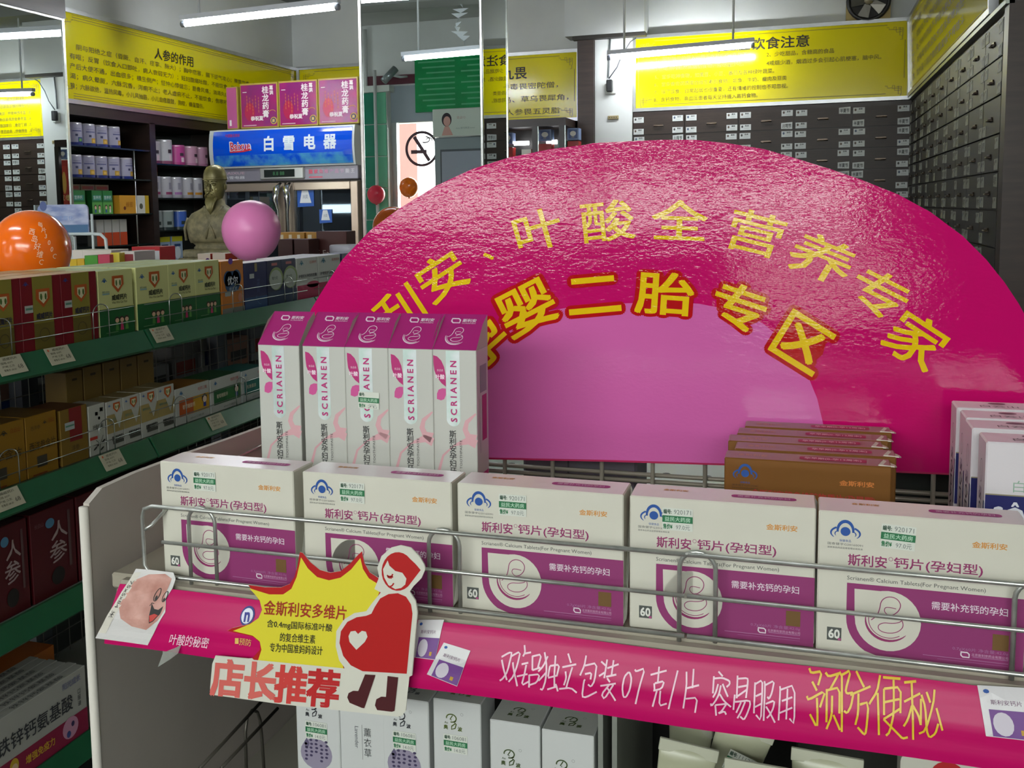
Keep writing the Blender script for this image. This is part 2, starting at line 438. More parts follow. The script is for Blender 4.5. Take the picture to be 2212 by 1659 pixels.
cv.ell(0.42, 0.155, 0.048, 0.062, ink('#2e2630'), 2); cv.ell(0.417, 0.14, 0.034, 0.045, ink('#d9a79c'), 3); cv.poly([(0.36, 0.012), (0.47, 0.012), (0.44, 0.095), (0.40, 0.095)], ink('#d9a79c'), 2)
cv.text('小仙女', 0.28, 0.17, 0.028, ink('#b88'.replace('#b88', '#bb8888')), 2); cv.text('www.医美护肤.com', 0.24, 0.075, 0.018, ink('#8f9a98'), 2, w=0.18)
b.build('picture_box', t)
t = thing('security_camera', 'small grey security camera over the door, mirrored in the pillar', 'camera', (-3.66, FRONT_Y+0.05, 2.84))
b = MB(); b.tube([(0.04, 0.12, 0.06), (-0.05, 0.20, -0.06)], 0.035, M('#8f9a9c', rough=0.3, metal=0.5), 12); b.build('housing', t)
b = MB(); b.tube([(0.0, 0.15, 0.0), (0.06, 0.05, -0.01), (0.1, -0.03, 0.0)], 0.012, M('#c9cfd0')); b.build('bracket', t)
b = MB(); b.tube([(-3.98, FRONT_Y+0.03, 3.3), (-3.98, FRONT_Y+0.03, 0.2)], 0.018, M('#d9dcda')); b.tube([(-3.84, FRONT_Y+0.15, 2.9), (-3.84, FRONT_Y+0.15, 0.2)], 0.016, M('#d9dcda'))
setp(b.build('water_pipe'), 'white vertical pipes running down beside the green tiled column', 'pipe')

# ------------------------------------------------------------------ mirrored pillar
t = thing('mirrored_pillar', 'square mirror-clad pillar in front of the back wall', 'pillar', (0, 0, 0))
px0, px1, py0, py1 = -1.532, -1.07, 3.555, 3.885
b = MB(); b.box(px0+0.004, py0+0.004, 0, px1-0.004, py1-0.004, CEIL, M('#777b7a')); b.build('core', t)
b = MB(); b.box(px0, py0, 0.1, px1, py0+0.003, CEIL-0.1, MIRROR); b.build('mirror_panel', t)
b = MB(); b.box(px1-0.003, py0+0.004, 0.1, px1, py1, CEIL-0.1, M('#a9b0ae', rough=0.01, metal=1.0)); b.build('mirror_panel', t)
b = MB(); b.box(px0-0.002, py0-0.004, 0, px0+0.012, py0+0.006, CEIL, STEEL, 0.002); b.box(px1-0.008, py0-0.004, 0, px1+0.003, py0+0.008, CEIL, STEEL, 0.002); b.box(px1-0.004, py1-0.008, 0, px1+0.003, py1, CEIL, STEEL); b.build('corner_trim', t)
# mirror on the left wall pillar
t = thing('wall_pillar', 'left pillar with a tall mirror and brown top board', 'pillar', (0, 0, 0))
b = MB(); b.box(-3.9, 3.80, 0, -3.404, 4.30, CEIL, WALLW); b.build('core', t)
b = MB(); b.box(-3.404, 3.70, 0.4, -3.40, 4.285, 2.54, MIRROR); b.build('mirror_panel', t)
b = MB(); b.box(-3.404, 3.70, 2.54, -3.385, 4.30, 2.66, WOOD2); b.build('top_board', t)
b = MB(); b.box(-3.404, 4.283, 0.4, -3.395, 4.30, 2.54, STEEL); b.box(-3.404, 3.7, 2.53, -3.394, 4.3, 2.542, STEEL); b.build('mirror_edge', t)

# ------------------------------------------------------------------ signs
DK = ink('#2f2a14'); BR = ink('#7c6a2a'); FR = M('#b4b6b8', rough=0.3, metal=0.85, noise=0.1, nscale=20)
def fret(cv, x, y, sx, sy, u, m):
    P = [(0, 0), (3*u, 0), (3*u, u), (2*u, u), (2*u, -u)]
    for q in ([(0, 0), (2.6, 0), (2.6, 1), (1.8, 1), (1.8, -0.8), (0, -0.8), (0, 0)], [(0.6, 0.8), (0.6, -2), (-0.4, -2), (-0.4, 0.6), (1.2, 0.6)], [(2.6, 0.2), (4.2, 0.2), (4.2, 0.9), (5, 0.9)], [(-0.2, -2), (-0.2, -3.4), (0.5, -3.4)]):
        cv.stroke([(x+a*u*sx, y+c*u*sy) for a, c in q], u*0.16, m, 2)
def sign(name, label, o, U, N, W, H, draw, tilt=0.0):
    """sign panel with aluminium frame; o = lower left corner"""
    t = thing(name, label, 'sign', o)
    U = Vector(U); N = Vector(N); V = (Vector((0, 0, 1))*math.cos(tilt)+N*math.sin(tilt)); Nn = (N*math.cos(tilt)-Vector((0, 0, 1))*math.sin(tilt))
    fr = 0.022
    b = MB(); P = [U*fr+V*fr, U*(W-fr)+V*fr, U*(W-fr)+V*(H-fr), U*fr+V*(H-fr)]
    b.prism([p for p in P], Nn*0.018, YELLOW)
    cv = Canvas(b, Nn*0.018, U, V, Nn, eps=0.0012); draw(cv, W, H); b.build('sign_panel', t)
    for (a0, b0, a1, b1) in ((0, 0, W, fr), (0, H-fr, W, H), (0, fr, fr, H-fr), (W-fr, fr, W, H-fr)):
        b = MB(); b.prism([U*a0+V*b0, U*a1+V*b0, U*a1+V*b1, U*a0+V*b1], Nn*0.03, FR); b.build('frame_bar', t)
    return t
def border(cv, W, H, m=BR):
    q = 0.04
    for a, c in (((q+0.1, H-q), (W-q-0.1, H-q)), ((q+0.1, q), (W-q-0.1, q)), ((q, q+0.09), (q, H-q-0.09)), ((W-q, q+0.09), (W-q, H-q-0.09))):
        cv.stroke([a, c], 0.003, m, 1)
    for x, y, sx, sy in ((q+0.02, q+0.03, 1, -1), (W-q-0.02, q+0.03, -1, -1), (q+0.02, H-q-0.03, 1, 1), (W-q-0.02, H-q-0.03, -1, 1)): fret(cv, x, y, sx, -sy if sy < 0 else sy, 0.017, m)
def draw_right(cv, W, H):
    border(cv, W, H)
    X = lambda px: (px-1373)/(1973-1373)*W
    cv.text('高血压饮食注意', (X(1545)+X(1763))/2, 0.385, 0.072, DK, 2, w=X(1763)-X(1545), off=0.022)
    g = ink('#4c4008')
    def ln(t, x0, x1, z, hh=0.030): cv.text(t, X(x0), z, hh, g, 2, w=X(x1)-X(x0), align='l')
    ln('1、限制钠盐的摄入，每天吃盐应在5克以下', 1428, 1630, 0.325)
    ln('2、少吃甜品，含糖高的食品', 1673, 1815, 0.315)
    ln('3、动物内脏及高脂肪食物，应尽量少吃。', 1428, 1624, 0.268)
    ln('4戒烟少酒，烟酒过多会引起心肌梗塞，脑中风。', 1673, 1912, 0.262)
    ln('5、宜多吃种食物，如黄豆、小豆、番茄及各种绿叶蔬菜。', 1425, 1690, 0.214)
    ln('6、宜多食含优质蛋白维生素的食物；如鱼、牛奶、瘦肉及豆类', 1424, 1717, 0.166)
    ln('7、除了饮食，日常起居也很重要，还有情绪的控制也不可忽视。', 1424, 1720, 0.118)
    ln('8、含钙食物，高血压患者每天坚持摄入高钙食物。', 1423, 1655, 0.070)
sign('hypertension_sign', 'yellow framed sign headed 高血压饮食注意 above the back herb drawers', (-1.075, 6.98, 2.205), (1, 0, 0), (0, -1, 0), 1.665, 0.485, draw_right)
def draw_nine(cv, W, H):
    border(cv, W, H)
    cv.text('十八反十九畏', W-0.365, 0.335, 0.080, DK, 2, w=0.54, off=0.022, align='r')
    g = ink('#4c4008')
    cv.text('硫黄畏朴硝，水银畏砒霜，狼毒畏密陀僧，', W-0.15, 0.245, 0.042, g, 2, w=1.15, align='r')
    cv.text('巴豆畏牵牛，丁香畏郁金，川乌、草乌畏犀角，', W-0.08, 0.160, 0.042, g, 2, w=1.25, align='r')
    cv.text('牙硝畏三棱，官桂畏赤石脂，人参畏五灵脂', W-0.14, 0.075, 0.042, g, 2, w=1.2, align='r')
sign('herb_rules_sign', 'yellow framed sign ending in 九畏 on the back wall behind the pillar', (-3.50, 6.99, 2.165), (1, 0, 0), (0, -1, 0), 2.08, 0.47, draw_nine)
def draw_left(cv, W, H):
    border(cv, W, H)
    for q in (0.028, 0.052): cv.stroke([(0.14, H-q), (W-0.1, H-q)], 0.0025, BR, 1); cv.stroke([(0.14, q), (W-0.1, q)], 0.0025, BR, 1)
    cv.text('人参的作用', 1.05, 0.345, 0.062, DK, 2, w=0.40, off=0.022)
    g = ink('#4c4008')
    L = ['阴与阳绝之症（昏厥、自汗、痉挛、脉大）；胸中痞塞，膈下逆气攻心；脾胃气虚，不能饮食',
         '有呕；反胃（饮食入口即吐，病人衰弱无力）；妊妇腹痛吐酸，不能饮食，阳虚气喘，自汗盗汗，咳嗽',
         '产后大便不通，出血很多；横生倒产；怔忡心悸健忘；筋骨风痛；消渴久虚，咳嗽吐血，倦怠无力，咳嗽',
         '渴；病久晕厥，六脉沉香，泻痢不止；老人虚痢不止，不能饮食；伤寒坏症（伤寒后汗下过度，病久',
         '狼；六脉欲绝，温热风毒，小儿风抽筋，小儿自痉腹鼓，狗咬，蜂虿螫伤。']
    for i, tx in enumerate(L): cv.text(tx, 0.17 if i == 0 else 0.115, 0.285-0.049*i, 0.032, g, 2, w=(2.0, 2.15, 2.15, 2.1, 1.25)[i], align='l')
sign('ginseng_sign', 'long yellow framed sign headed 人参的作用 along the left wall', (-3.54, 4.36, 2.16), (0, 1, 0), (1, 0, 0), 2.66, 0.47, draw_left, tilt=math.radians(1.8))
def draw_corner(cv, W, H):
    border(cv, W, H); g = ink('#4c4008')
    for i, tx in enumerate(('药房制度：中药饮片调剂应当认真审方', '一、调配处方必须经过核对后方可发药', '二、处方所列药品不得擅自更改或代用', '三、对有配伍禁忌处方应当拒绝调配', '四、饮片装斗前应做质量复核不得错斗')):
        cv.text(tx, 0.2, 0.37-0.07*i, 0.04, g, 2, w=2.1, align='l')
sign('pharmacy_rules_sign', 'yellow framed sign on the right wall above the side herb drawers', (0.60, 6.94, 2.218), (0, -1, 0), (-1, 0, 0), 2.95, 0.46, draw_corner, tilt=math.radians(2))
# inner wall segment carrying that sign
b = MB(); b.box(0.625, 3.9, 2.215, RXW, BY, CEIL, WALLW); struct('wall_corner', b)

# ------------------------------------------------------------------ herb drawer cabinets
HERB = ['当归', '黄芪', '白术', '川芎', '甘草', '茯苓', '陈皮', '半夏', '麦冬', '枸杞', '熟地', '白芍', '桂枝', '柴胡', '黄连', '防风', '丹参', '红花', '桃仁', '细辛', '干姜', '木香', '远志', '泽泻']
def herb_cabinet(t, o, U, N, cols, colw, rows, ztop, rowh, DRAWER, TAG):
    U = Vector(U); N = Vector(N); o = Vector(o); Z = Vector((0, 0, 1))
    W = cols*colw
    b = MB(); b.prism([Z*0, U*W, U*W+Z*(ztop-0), Z*ztop], -N*0.09, WOOD); b.build('carcass', t)
    tags = []
    for k in range(8):
        g = MB(); P = [Vector((0, 0, 0)), U*0.066, U*0.066+Z*0.036, Z*0.036]
        if k % 4 == 3: P[2] += Z*0.004; P[1] += -Z*0.003
        g.prism(P, N*0.0012, TAG)
        cv = Canvas(g, N*0.0012, U, Z, N, eps=0.0006)
        dk = ink('#2a2c2c')
        if k % 4 == 3: cv.text(HERB[k]+'节', 0.033, 0.018, 0.024, dk, 1, w=0.052, off=0.02)
        else:
            cv.text(HERB[k], 0.042, 0.027, 0.010, dk, 1, w=0.022, off=0.03); cv.ell(0.013, 0.022, 0.006, 0.008, ink(['#4c5a70', '#5a4a40', '#3a3a3a', '#36506a'][k % 4]), 1, n=8); cv.rect(0.024, 0.010, 0.052, 0.0115, ink('#8a908e'))
        tags.append(g)
    td = [None]*8
    dr = MB(); dr.prism([U*0.004+Z*0.003, U*(colw-0.004)+Z*0.003, U*(colw-0.004)+Z*(rowh-0.003), U*0.004+Z*(rowh-0.003)], N*0.012, DRAWER)
    hd = MB(); hm = M('#5e5248', rough=0.3, metal=0.8)
    hc = U*(colw/2)+Z*(rowh*0.42)+N*0.012
    hd.tube([hc-U*0.03, hc-U*0.026+N*0.010, hc+U*0.026+N*0.010, hc+U*0.03], 0.0035, hm, 6); hd.prism([hc-U*0.032+Z*0.004, hc+U*0.032+Z*0.004, hc+U*0.028+Z*0.010, hc-U*0.028+Z*0.010], N*0.005, hm)
    dd = hdd = None
    for r in range(rows):
        for c in range(cols):
            q = dr.build('drawer', t, U*(c*colw)+Z*(ztop-0.02-rowh*(r+1)), data=dd); dd = q.data
            h = hd.build('handle', q, data=hdd); hdd = h.data
            for (a, z) in ((0.007, rowh-0.047), (0.007, 0.006), (colw-0.075, rowh-0.047), (colw-0.075, 0.006)):
                if random.random() < 0.08: continue
                k = random.randrange(8)
                x = tags[k].build('paper_tag', q, U*(a+random.uniform(-0.003, 0.004))+Z*(z+random.uniform(-0.002, 0.003))+N*0.0125, data=td[k]); td[k] = x.data
t = thing('herb_cabinet', 'dark wooden herb drawer cabinet under the hypertension sign on the back wall', 'cabinet', (-1.07, 6.95, 0))
herb_cabinet(t, (0, 0, 0), (1, 0, 0), (0, -1, 0), 5, 0.333, 11, 2.20, 0.128, DRAWER, TAG)
t = thing('herb_cabinet', 'long dark herb drawer cabinet covering the right wall', 'cabinet', (0.60, 6.93, 0))
herb_cabinet(t, (0, 0, 0), (0, -1, 0), (-1, 0, 0), 9, 0.347, 7, 2.20, 0.123, M('#1f1a14', rough=0.5, noise=0.3, nscale=7, stretch=(2, 2, 14)), M('#94968a', rough=0.55))
b = MB(); b.box(0.585, 3.70, 0, 1.24, 3.78, 2.30, WOOD2); b.box(0.575, 3.70, 2.20, 0.60, 6.94, 2.215, M('#8c9088', rough=0.3, metal=0.8))
setp(b.build('cabinet_end_panel'), 'dark brown tall end panel at the right edge of the herb drawers', 'panel')

# back wall: brown post, white pillar with sockets, cable
b = MB(); b.box(-1.425, 6.9, 0, -1.317, BY-.002, 2.675, WOOD2); b.box(-1.45, 6.86, 2.675, -0.98, 6.925, 2.699, M('#35322e', rough=0.6)); setp(b.build('wooden_post'), 'dark brown vertical post between the yellow signs with a dark ledge', 'post')
b = MB(); b.box(-1.315, 6.93, 0, -1.072, BY, CEIL, WALLW); b.box(-1.50, 6.86, 2.70, -0.985, BY, CEIL, M('#dfe3e3', rough=0.8, noise=0.06, nscale=3)); struct('wall_pillar_back', b)
t = thing('wall_socket', 'white wall socket with a black adapter plugged in on the white pillar', 'socket', PY(1319, 192, 6.93))
b = MB(); b.box(-0.035, -0.012, -0.035, 0.035, 0, 0.035, M('#c9cdc8', rough=0.4), 0.004); b.build('face_plate', t)
b = MB(); b.box(-0.020, -0.05, -0.022, 0.018, -0.012, 0.055, M('#15181a', rough=0.35), 0.005); b.build('adapter', t)
b = MB(); p0 = PY(1315, 170, 6.9); b.tube([p0, PY(1333, 145, 6.9), PY(1344, 118, 6.9), PY(1362, 90, 6.9), PY(1374, 82, 6.9)], 0.004, M('#4c5054'))
b.tube([PY(1314, 168, 6.92), PY(1316, 120, 6.92), PY(1318, 84, 6.92)], 0.006, M('#6c7072')); setp(b.build('power_cable'), 'thin grey cables running up the white pillar from the adapter', 'cable')
b = MB(); p = PY(1325, 254, 6.93); b.box(p.x-0.035, 6.918, p.z-0.012, p.x+0.035, 6.93, p.z+0.012, M('#9c8e68', rough=0.5), 0.002)
for k in range(4): b.box(p.x-0.026+0.015*k, 6.916, p.z-0.003, p.x-0.020+0.015*k, 6.92, p.z+0.004, M('#5a5038'))
setp(b.build('terminal_strip'), 'small brass terminal strip screwed to the white pillar', 'strip')

# exhaust fan over the right sign
p = PY(1876, 2, 6.98)
t = thing('wall_fan', 'dark exhaust fan in a brown wooden frame above the right sign', 'fan', (p.x, 6.98, p.z))
fm = M('#3a3a3a', rough=0.4, metal=0.6); b = MB(); b.box(-0.125, 0, -0.17, 0.125, 0.05, 0.17, M('#b09a5c', rough=0.5)); b.build('frame', t)
b = MB(); b.tube([(0.115*math.cos(2*PI*i/24), -0.02, 0.115*math.sin(2*PI*i/24)) for i in range(24)], 0.012, fm, 8, closed=True); b.build('rim', t)
b = MB(); b.prism([(0.108*math.cos(2*PI*i/20), -0.001, 0.108*math.sin(2*PI*i/20)) for i in range(20)], (0, -0.002, 0), M('#211f1c', rough=0.6)); b.build('backing', t)
bl = MB(); bl.prism([(0.018, -0.012, -0.016), (0.095, -0.006, -0.045), (0.10, -0.016, 0.02), (0.03, -0.02, 0.02)], (0, -0.003, 0), M('#77746c', rough=0.35, metal=0.7)); bd = None
for k in range(5):
    o = bl.build('blade', t, data=bd); bd = o.data; o.rotation_euler = (0, 2*PI*k/5+0.5, 0)
b = MB(); b.tube([(0, -0.004, 0), (0, -0.05, 0)], 0.026, M('#a59c80', rough=0.4, metal=0.5), 12); b.prism([(-0.03, -0.05, 0.0), (0.03, -0.05, -0.01), (0.05, -0.05, 0.11), (0.0, -0.05, 0.12)], (0, -0.012, 0), M('#8a877e', rough=0.35, metal=0.6)); b.build('motor', t)

# product display cabinet at back wall between pillar and brown post
t = thing('display_cabinet', 'dark glass-fronted cabinet with lit boxes under the 九畏 sign', 'cabinet', (-2.10, 6.60, 0))
b = MB(); b.box(-0.5, 0.30, 0, 0.66, 0.42, 2.16, M('#23201f', rough=0.4)); b.box(-0.5, 0, 2.11, 0.66, 0.42, 2.16, WOOD); b.box(-0.5, 0, 0, 0.66, 0.42, 0.9, WOOD); b.build('carcass', t)
for k, x in enumerate((-0.02, 0.215, 0.445, 0.62)):
    b = MB(); b.box(x, -0.01, 0.9, x+0.035, 0.02, 2.11, M('#191614', rough=0.35)); b.box(x+0.035, -0.005, 0.9, x+0.040, 0.0, 2.11, M('#c9d8d4', rough=0.2, metal=0.6)); b.build('door_post', t)
for z in (1.62, 1.25): b = MB(); b.box(-0.5, 0.02, z, 0.66, 0.30, z+0.012, M('#3a3a38')); b.build('shelf', t)
for k, x in enumerate((0.19-0.10+0.16, 0.47)):
    b = MB(); b.tube([(x+0.02, 0.2, 2.02), (x+(0.12 if k == 0 else 0.09), 0.2, 2.02)], 0.014, M('#ffffff', emit=5.0), 8); b.build('light_tube', t)
def gift(x, z, w2, h, c1, c2, lab, n):
    b = MB(); b.box(0, 0, 0, w2, 0.08, h, M(c1, rough=0.4), 0.002); cv = Canvas(b, (0, 0, 0), (1, 0, 0), (0, 0, 1), (0, -1, 0), eps=0.0012)
    cv.rect(w2*.12, h*.12, w2*.88, h*.88, ink(c2)); cv.ell(w2*.5, h*.55, w2*.26, h*.22, ink('#d9a94c' if n % 2 else '#e8e4dc'), 2); cv.text('参茸' if n % 2 else '灵芝', w2*.5, h*.25, h*.12, ink('#f0dc90'), 2)
    setp(b.build('gift_box', loc=(x, 6.72, z)), lab, 'box', 'gift boxes in the lit back cabinet')
gift(-1.875, 1.632, .055, .36, '#b52a22', '#c43a2c', 'red gift box at the left of the lit cabinet', 0)
gift(-1.76, 1.632, .065, .345, '#e2dfd6', '#f0efe8', 'white gift box in the middle of the lit cabinet', 2)
gift(-1.645, 1.632, .085, .375, '#b52a22', '#c8392a', 'red gift box with gold emblem in the lit cabinet', 1)
gift(-1.515, 1.632, .055, .39, '#3b7f72', '#4b9384', 'teal gift box at the right of the lit cabinet', 3)
gift(-1.455, 1.632, .075, .385, '#a82a22', '#b8392a', 'red gift box at the right end of the lit cabinet', 3)
for x, w2, lab in ((-1.875, .055, 'pale blue gift box high in the left of the lit cabinet'), (-1.645, .085, 'pale blue gift box above the red one with gold emblem'), (-1.455, .075, 'blue-grey gift box at the top right of the lit cabinet')):
    gift(x, 2.012+.012*(w2 > .06), w2, .075, '#7f94bc', '#5a6a9a', lab, 2)

# ------------------------------------------------------------------ tube lamps
def lamp(label, x0, x1, Y, z0, z1, rods=True):
    L = math.hypot(x1-x0, z1-z0); t = thing('tube_lamp', label, 'lamp', (x0, Y, z0), 0)
    ang = math.atan2(z1-z0, x1-x0)
    def P(u, y, z): return (u*math.cos(ang)-z*math.sin(ang), y, u*math.sin(ang)+z*math.cos(ang))
    b = MB(); hm = M('#c9cdd6', rough=0.4)
    b.prism([P(0, -0.02, 0.012), P(L, -0.02, 0.012), P(L, -0.02, 0.038), P(0, -0.02, 0.038)], (0, 0.04, 0), hm); b.build('housing', t)
    b = MB(); b.tube([P(0.022, 0, -0.006), P(L-0.022, 0, -0.006)], 0.0145, M('#f6fbff', emit=TUBE_STRENGTH), 12); b.build('light_tube', t)
    for u in (0.0, L-0.022): b = MB(); b.tube([P(u, 0, -0.006), P(u+0.022, 0, -0.006)], 0.016, M('#8d929c', rough=0.4), 10); b.build('end_cap', t)
    if rods:
        for u in (L*0.12, L*0.86):
            q = P(u, 0, 0.038); b = MB(); b.tube([q, (q[0], q[1], CEIL-z0-0.001)], 0.007, M('#d4d8da', rough=0.4), 8); b.build('hanging_rod', t)
    return t
a = PY(1312, 125, 6.70); c = PY(1630, 97, 6.70); lamp('lit tube lamp hanging in front of the right yellow sign', a.x, c.x, 6.70, a.z+0.005, c.z+0.005)
a = PY(392, 50, 4.9); c = PY(733, 12, 4.9); lamp('lit tube lamp hanging at the upper left, above the fridge', a.x, c.x, 4.9, a.z, c.z)
lamp('lit tube lamp mirrored in the silver pillar above the green board', -2.58, -1.58, 0.4, 2.61, 2.63)
lamp('lit tube lamp mirrored at the very top of the silver pillar', -2.90, -1.98, 1.45, 2.80, 2.79)
lamp('lit tube lamp over the aisle behind the photographer', -5.7, -4.7, -1.3, 2.75, 2.75)  # extra lamp out of view, added to lighten the mirrored ceiling
b = MB(); q = PY(905, 75, 6.65)
for k in range(9):
    a = k*0.7; b.prism([(-2.16+0.03*math.cos(a), 0.42, 2.66+0.03*k), (-2.14+0.05*math.sin(a*1.7), 0.42, 2.69+0.03*k), (-2.18+0.04*math.cos(a*2.1), 0.44, 2.70+0.028*k)], (0, 0.002, 0), M('#dfe6ea', rough=0.2, alpha=0.7))
setp(b.build('plastic_bag_scrap'), 'torn white plastic scrap tied on the mirrored lamp rod', 'plastic')
# ================================================================== LEFT WALL CABINET
t = thing('wall_shelving', 'dark mirror-backed shelving with milk powder cans along the left wall', 'shelving', (-3.52, 4.40, 0))
b = MB(); b.box(-0.30, 0, 0, -0.285, 2.55, 2.13, M('#6e7674', rough=0.04, metal=0.95)); b.build('mirror_back', t)
b = MB(); b.box(-0.30, -0.03, 2.105, 0.0, 2.55, 2.165, WOOD); b.build('top_board', t)
for y0, y1 in ((-0.04, 0.0), (0.745, 0.80), (1.62, 1.67), (2.5, 2.55)): b = MB(); b.box(-0.30, y0, 0, 0.0, y1, 2.11, WOOD); b.build('upright', t)
sg = M('#1d2422', rough=0.15)
for (y0, y1, z) in ((0, .745, 1.955), (0, .745, 1.79), (0, .745, 1.60), (0, .745, 1.43), (0, .745, 1.25), (.80, 2.5, 1.885), (.80, 2.5, 1.688), (.80, 2.5, 1.50), (.80, 2.5, 1.31), (0, 2.5, 1.1)):
    b = MB(); b.box(-0.28, y0, z-0.008, -0.004, y1, z, sg); b.build('shelf', t)
b = MB(); b.tube([(-0.01, 0.60, 1.25), (-0.01, 0.60, 1.95)], 0.004, ALU); b.tube([(-0.06, 0.02, 1.40), (-0.06, 0.74, 1.40)], 0.003, ALU); b.build('rail', t)
b = MB(); b.box(-0.02, 0, 0.0, 0, 2.5, 1.1, WOOD); b.build('base_doors', t)

def can(name, label, y, z, r, h, body, band, deco, group, lid=None, x=-3.60, top='#c9c4d0', cap=True):
    b = MB(); m1 = M(body, rough=0.35); m2 = M(band, rough=0.35); t2 = M(top, rough=0.35)
    b.lathe(0, 0, [(r, 0), (r, h*0.14), (r, h*0.93), (r*0.985, h*0.95), (r*0.985, h*0.99), (r*0.93, h)], None, n=20, mats=[m2, m1, ALU, t2, t2])
    th0 = -0.55
    def fn(a, zz): q = th0+a; return Vector((r*1.012*math.cos(q), r*1.012*math.sin(q), zz))
    def put(a0, z0, a1, z1, m, L=0):
        k = 4; P = []; 
        for i in range(k+1): P.append(fn(a0+(a1-a0)*i/k, z0))
        for i in range(k+1): P.append(fn(a0+(a1-a0)*i/k, z1))
        b.add([p+Vector((p.x, p.y, 0)).normalized()*0.0004*L for p in P], [(i, i+1, k+2+i, k+1+i) for i in range(k)], m)
    for d in deco: put(*d[:4], ink(d[4]), d[5] if len(d) > 5 else 0)
    o = b.build(name, loc=(x, y, z)); o.rotation_euler = (0, 0, random.uniform(-0.25, 0.25)); setp(o, label, 'can', group); return o
DM = [(-0.35, .04*1, .75, .035, '#c9a02c'), ]
def milk(y, z, lab, k):
    h = .118; deco = [(-.3, h*.60, .8, h*.66, '#6a6a92'), (-.2, h*.72, .7, h*.75, '#8d8aa6'), (0.0, h*.40, .28, h*.50, '#3a3c60'), (.28, h*.14, .95, h*.36, '#c79a2a' if k else '#2f4a7a'), (.4, h*.18, .8, h*.30, '#e0b95c' if k else '#6aa24a', 1)]
    can('milk_powder_can', lab, y, z, .050, h, '#a9a6bc', '#22307c', deco, 'milk powder cans on the left shelves')
for i, y in enumerate((4.47, 4.575, 4.68, 4.785, 4.895)): milk(y, 1.955, 'white and blue milk powder can, %s from the left on the upper shelf' % ORD[i], i > 1)
for i, y in enumerate((4.455, 4.56, 4.665, 4.77, 4.88, 4.995)): milk(y, 1.79, 'white and blue milk powder can, %s from the left on the second shelf' % ORD[i], 1)
PB = [(5.28, .045, .13, '#b9b4b8', '#7d3a5a', 'silver'), (5.39, .052, .145, '#bdbcc0', '#8a4a66', 'tall silver'), (5.52, .055, .12, '#b8468a', '#a8387a', 'magenta'), (5.66, .055, .12, '#b98aa2', '#a8708e', 'dusty pink'), (5.785, .052, .12, '#b98aa2', '#a8708e', 'second dusty pink')]
for y, r, h, c, bd, nm in PB:
    can('powder_tin', nm+' tin on the upper shelf left of the fridge', y, 1.885, r, h, c, bd, [(0.1, h*.45, .6, h*.6, '#3a2c34'), (.25, h*.15, .7, h*.38, '#dcc3cc')], 'tins on the shelves left of the fridge', top=c)
for k, (y, nm, bc) in enumerate(((5.26, 'first', '#8a3a60'), (5.37, 'second', '#8a3a60'), (5.48, 'third', '#9a6aa0'), (5.60, 'fourth', '#b07a1c'), (5.71, 'fifth', '#b07a1c'))):
    can('powder_tin', nm+' from the left of the pale tins on the middle shelf beside the bust', y, 1.688, .052, .125, '#b4b2b8', '#9c9aa0', [(-.3, .02, .8, .035, bc), (.1, .05, .5, .09, '#8d8a94')], 'tins on the shelves left of the fridge', top='#c9c8cc')
for k, (y, c, nm) in enumerate(((5.26, '#9aa4a0', 'white bottle with a dark cap'), (5.38, '#8c9896', 'wide grey-green tin'), (5.52, '#3c5fae', 'blue tin behind the bust'))):
    can('powder_tin', nm+' on the third shelf behind the bust', y, 1.50, .05, .115, c, '#2c3a3a', [(0, .03, .6, .05, '#23302e')], 'tins on the shelves left of the fridge', top='#b9bfbc')
def plainbox(name, label, cat, x, y, z, d, wy, h, col, fn=None, group=None, rotz=PI/2, r=0.0, top=None):
    """box whose front faces +X (rotz=90deg); local x runs along the front"""
    b = MB(); b.box(0, 0, 0, wy, d, h, M(col, rough=0.38), r, top=M(top, rough=0.38) if top else None)
    if fn: fn(Canvas(b, (0, 0, 0), (1, 0, 0), (0, 0, 1), (0, -1, 0), eps=0.0006), wy, h)
    o = b.build(name, loc=(x, y, z), rotz=rotz); return setp(o, label, cat, group)
def kidsbox(cv, W, H):
    cv.rect(0, 0, W, H*.5, ink('#5fa84e')); cv.text('营养钙', W*.5, H*.7, H*.16, ink('#e6f2ea'), 2); cv.rect(W*.1, H*.58, W*.9, H*.80, ink('#2f8a7a'))
    for u in (.3, .7): cv.ell(W*u, H*.30, W*.12, H*.10, ink('#3a2c22'), 2); cv.ell(W*u, H*.27, W*.09, H*.075, ink('#e4c2a4'), 3); cv.rect(W*(u-.08), H*.06, W*(u+.08), H*.2, ink('#3a66a8' if u < .5 else '#e8e8e4'), 2)
for k, (y, w2) in enumerate(((4.50, .11), (4.665, .085), (4.755, .085))): plainbox('calcium_carton', 'green carton with cartoon children, %s from the left on the third shelf' % ORD[k], 'box', -3.56, y-0.01, 1.60, .06, w2, .125, '#2c7a3c', kidsbox, 'green cartons on the third left shelf')
def honey(cv, W, H):
    cv.rect(W*.58, 0, W*.86, H, ink('#d9d8cc')); cv.rect(W*.86, 0, W, H, ink('#c9a820')); cv.ell(W*.72, H*.4, W*.06, H*.16, ink('#5a5a48'), 2); cv.ell(W*.16, H*.3, W*.04, H*.1, ink('#7a3a1c'), 2); cv.text('蜂蜜', W*.32, H*.5, H*.3, ink('#b8791c'), 2)
plainbox('honey_carton', 'orange and white flat carton at the right end of the third left shelf', 'box', -3.53, 4.85, 1.60, .1, .27, .10, '#d79a2c', honey)
for k in range(3): plainbox('carton_row_box', 'brown carton lying above the green cartons, %s from the left' % ORD[k], 'box', -3.60, 4.50+0.12*k, 1.727, .12, .115, .030, '#8c6a52', lambda cv, W, H: cv.rect(W*.1, H*.2, W*.9, H*.7, ink('#a8453a')), 'flat cartons on top of the green cartons')
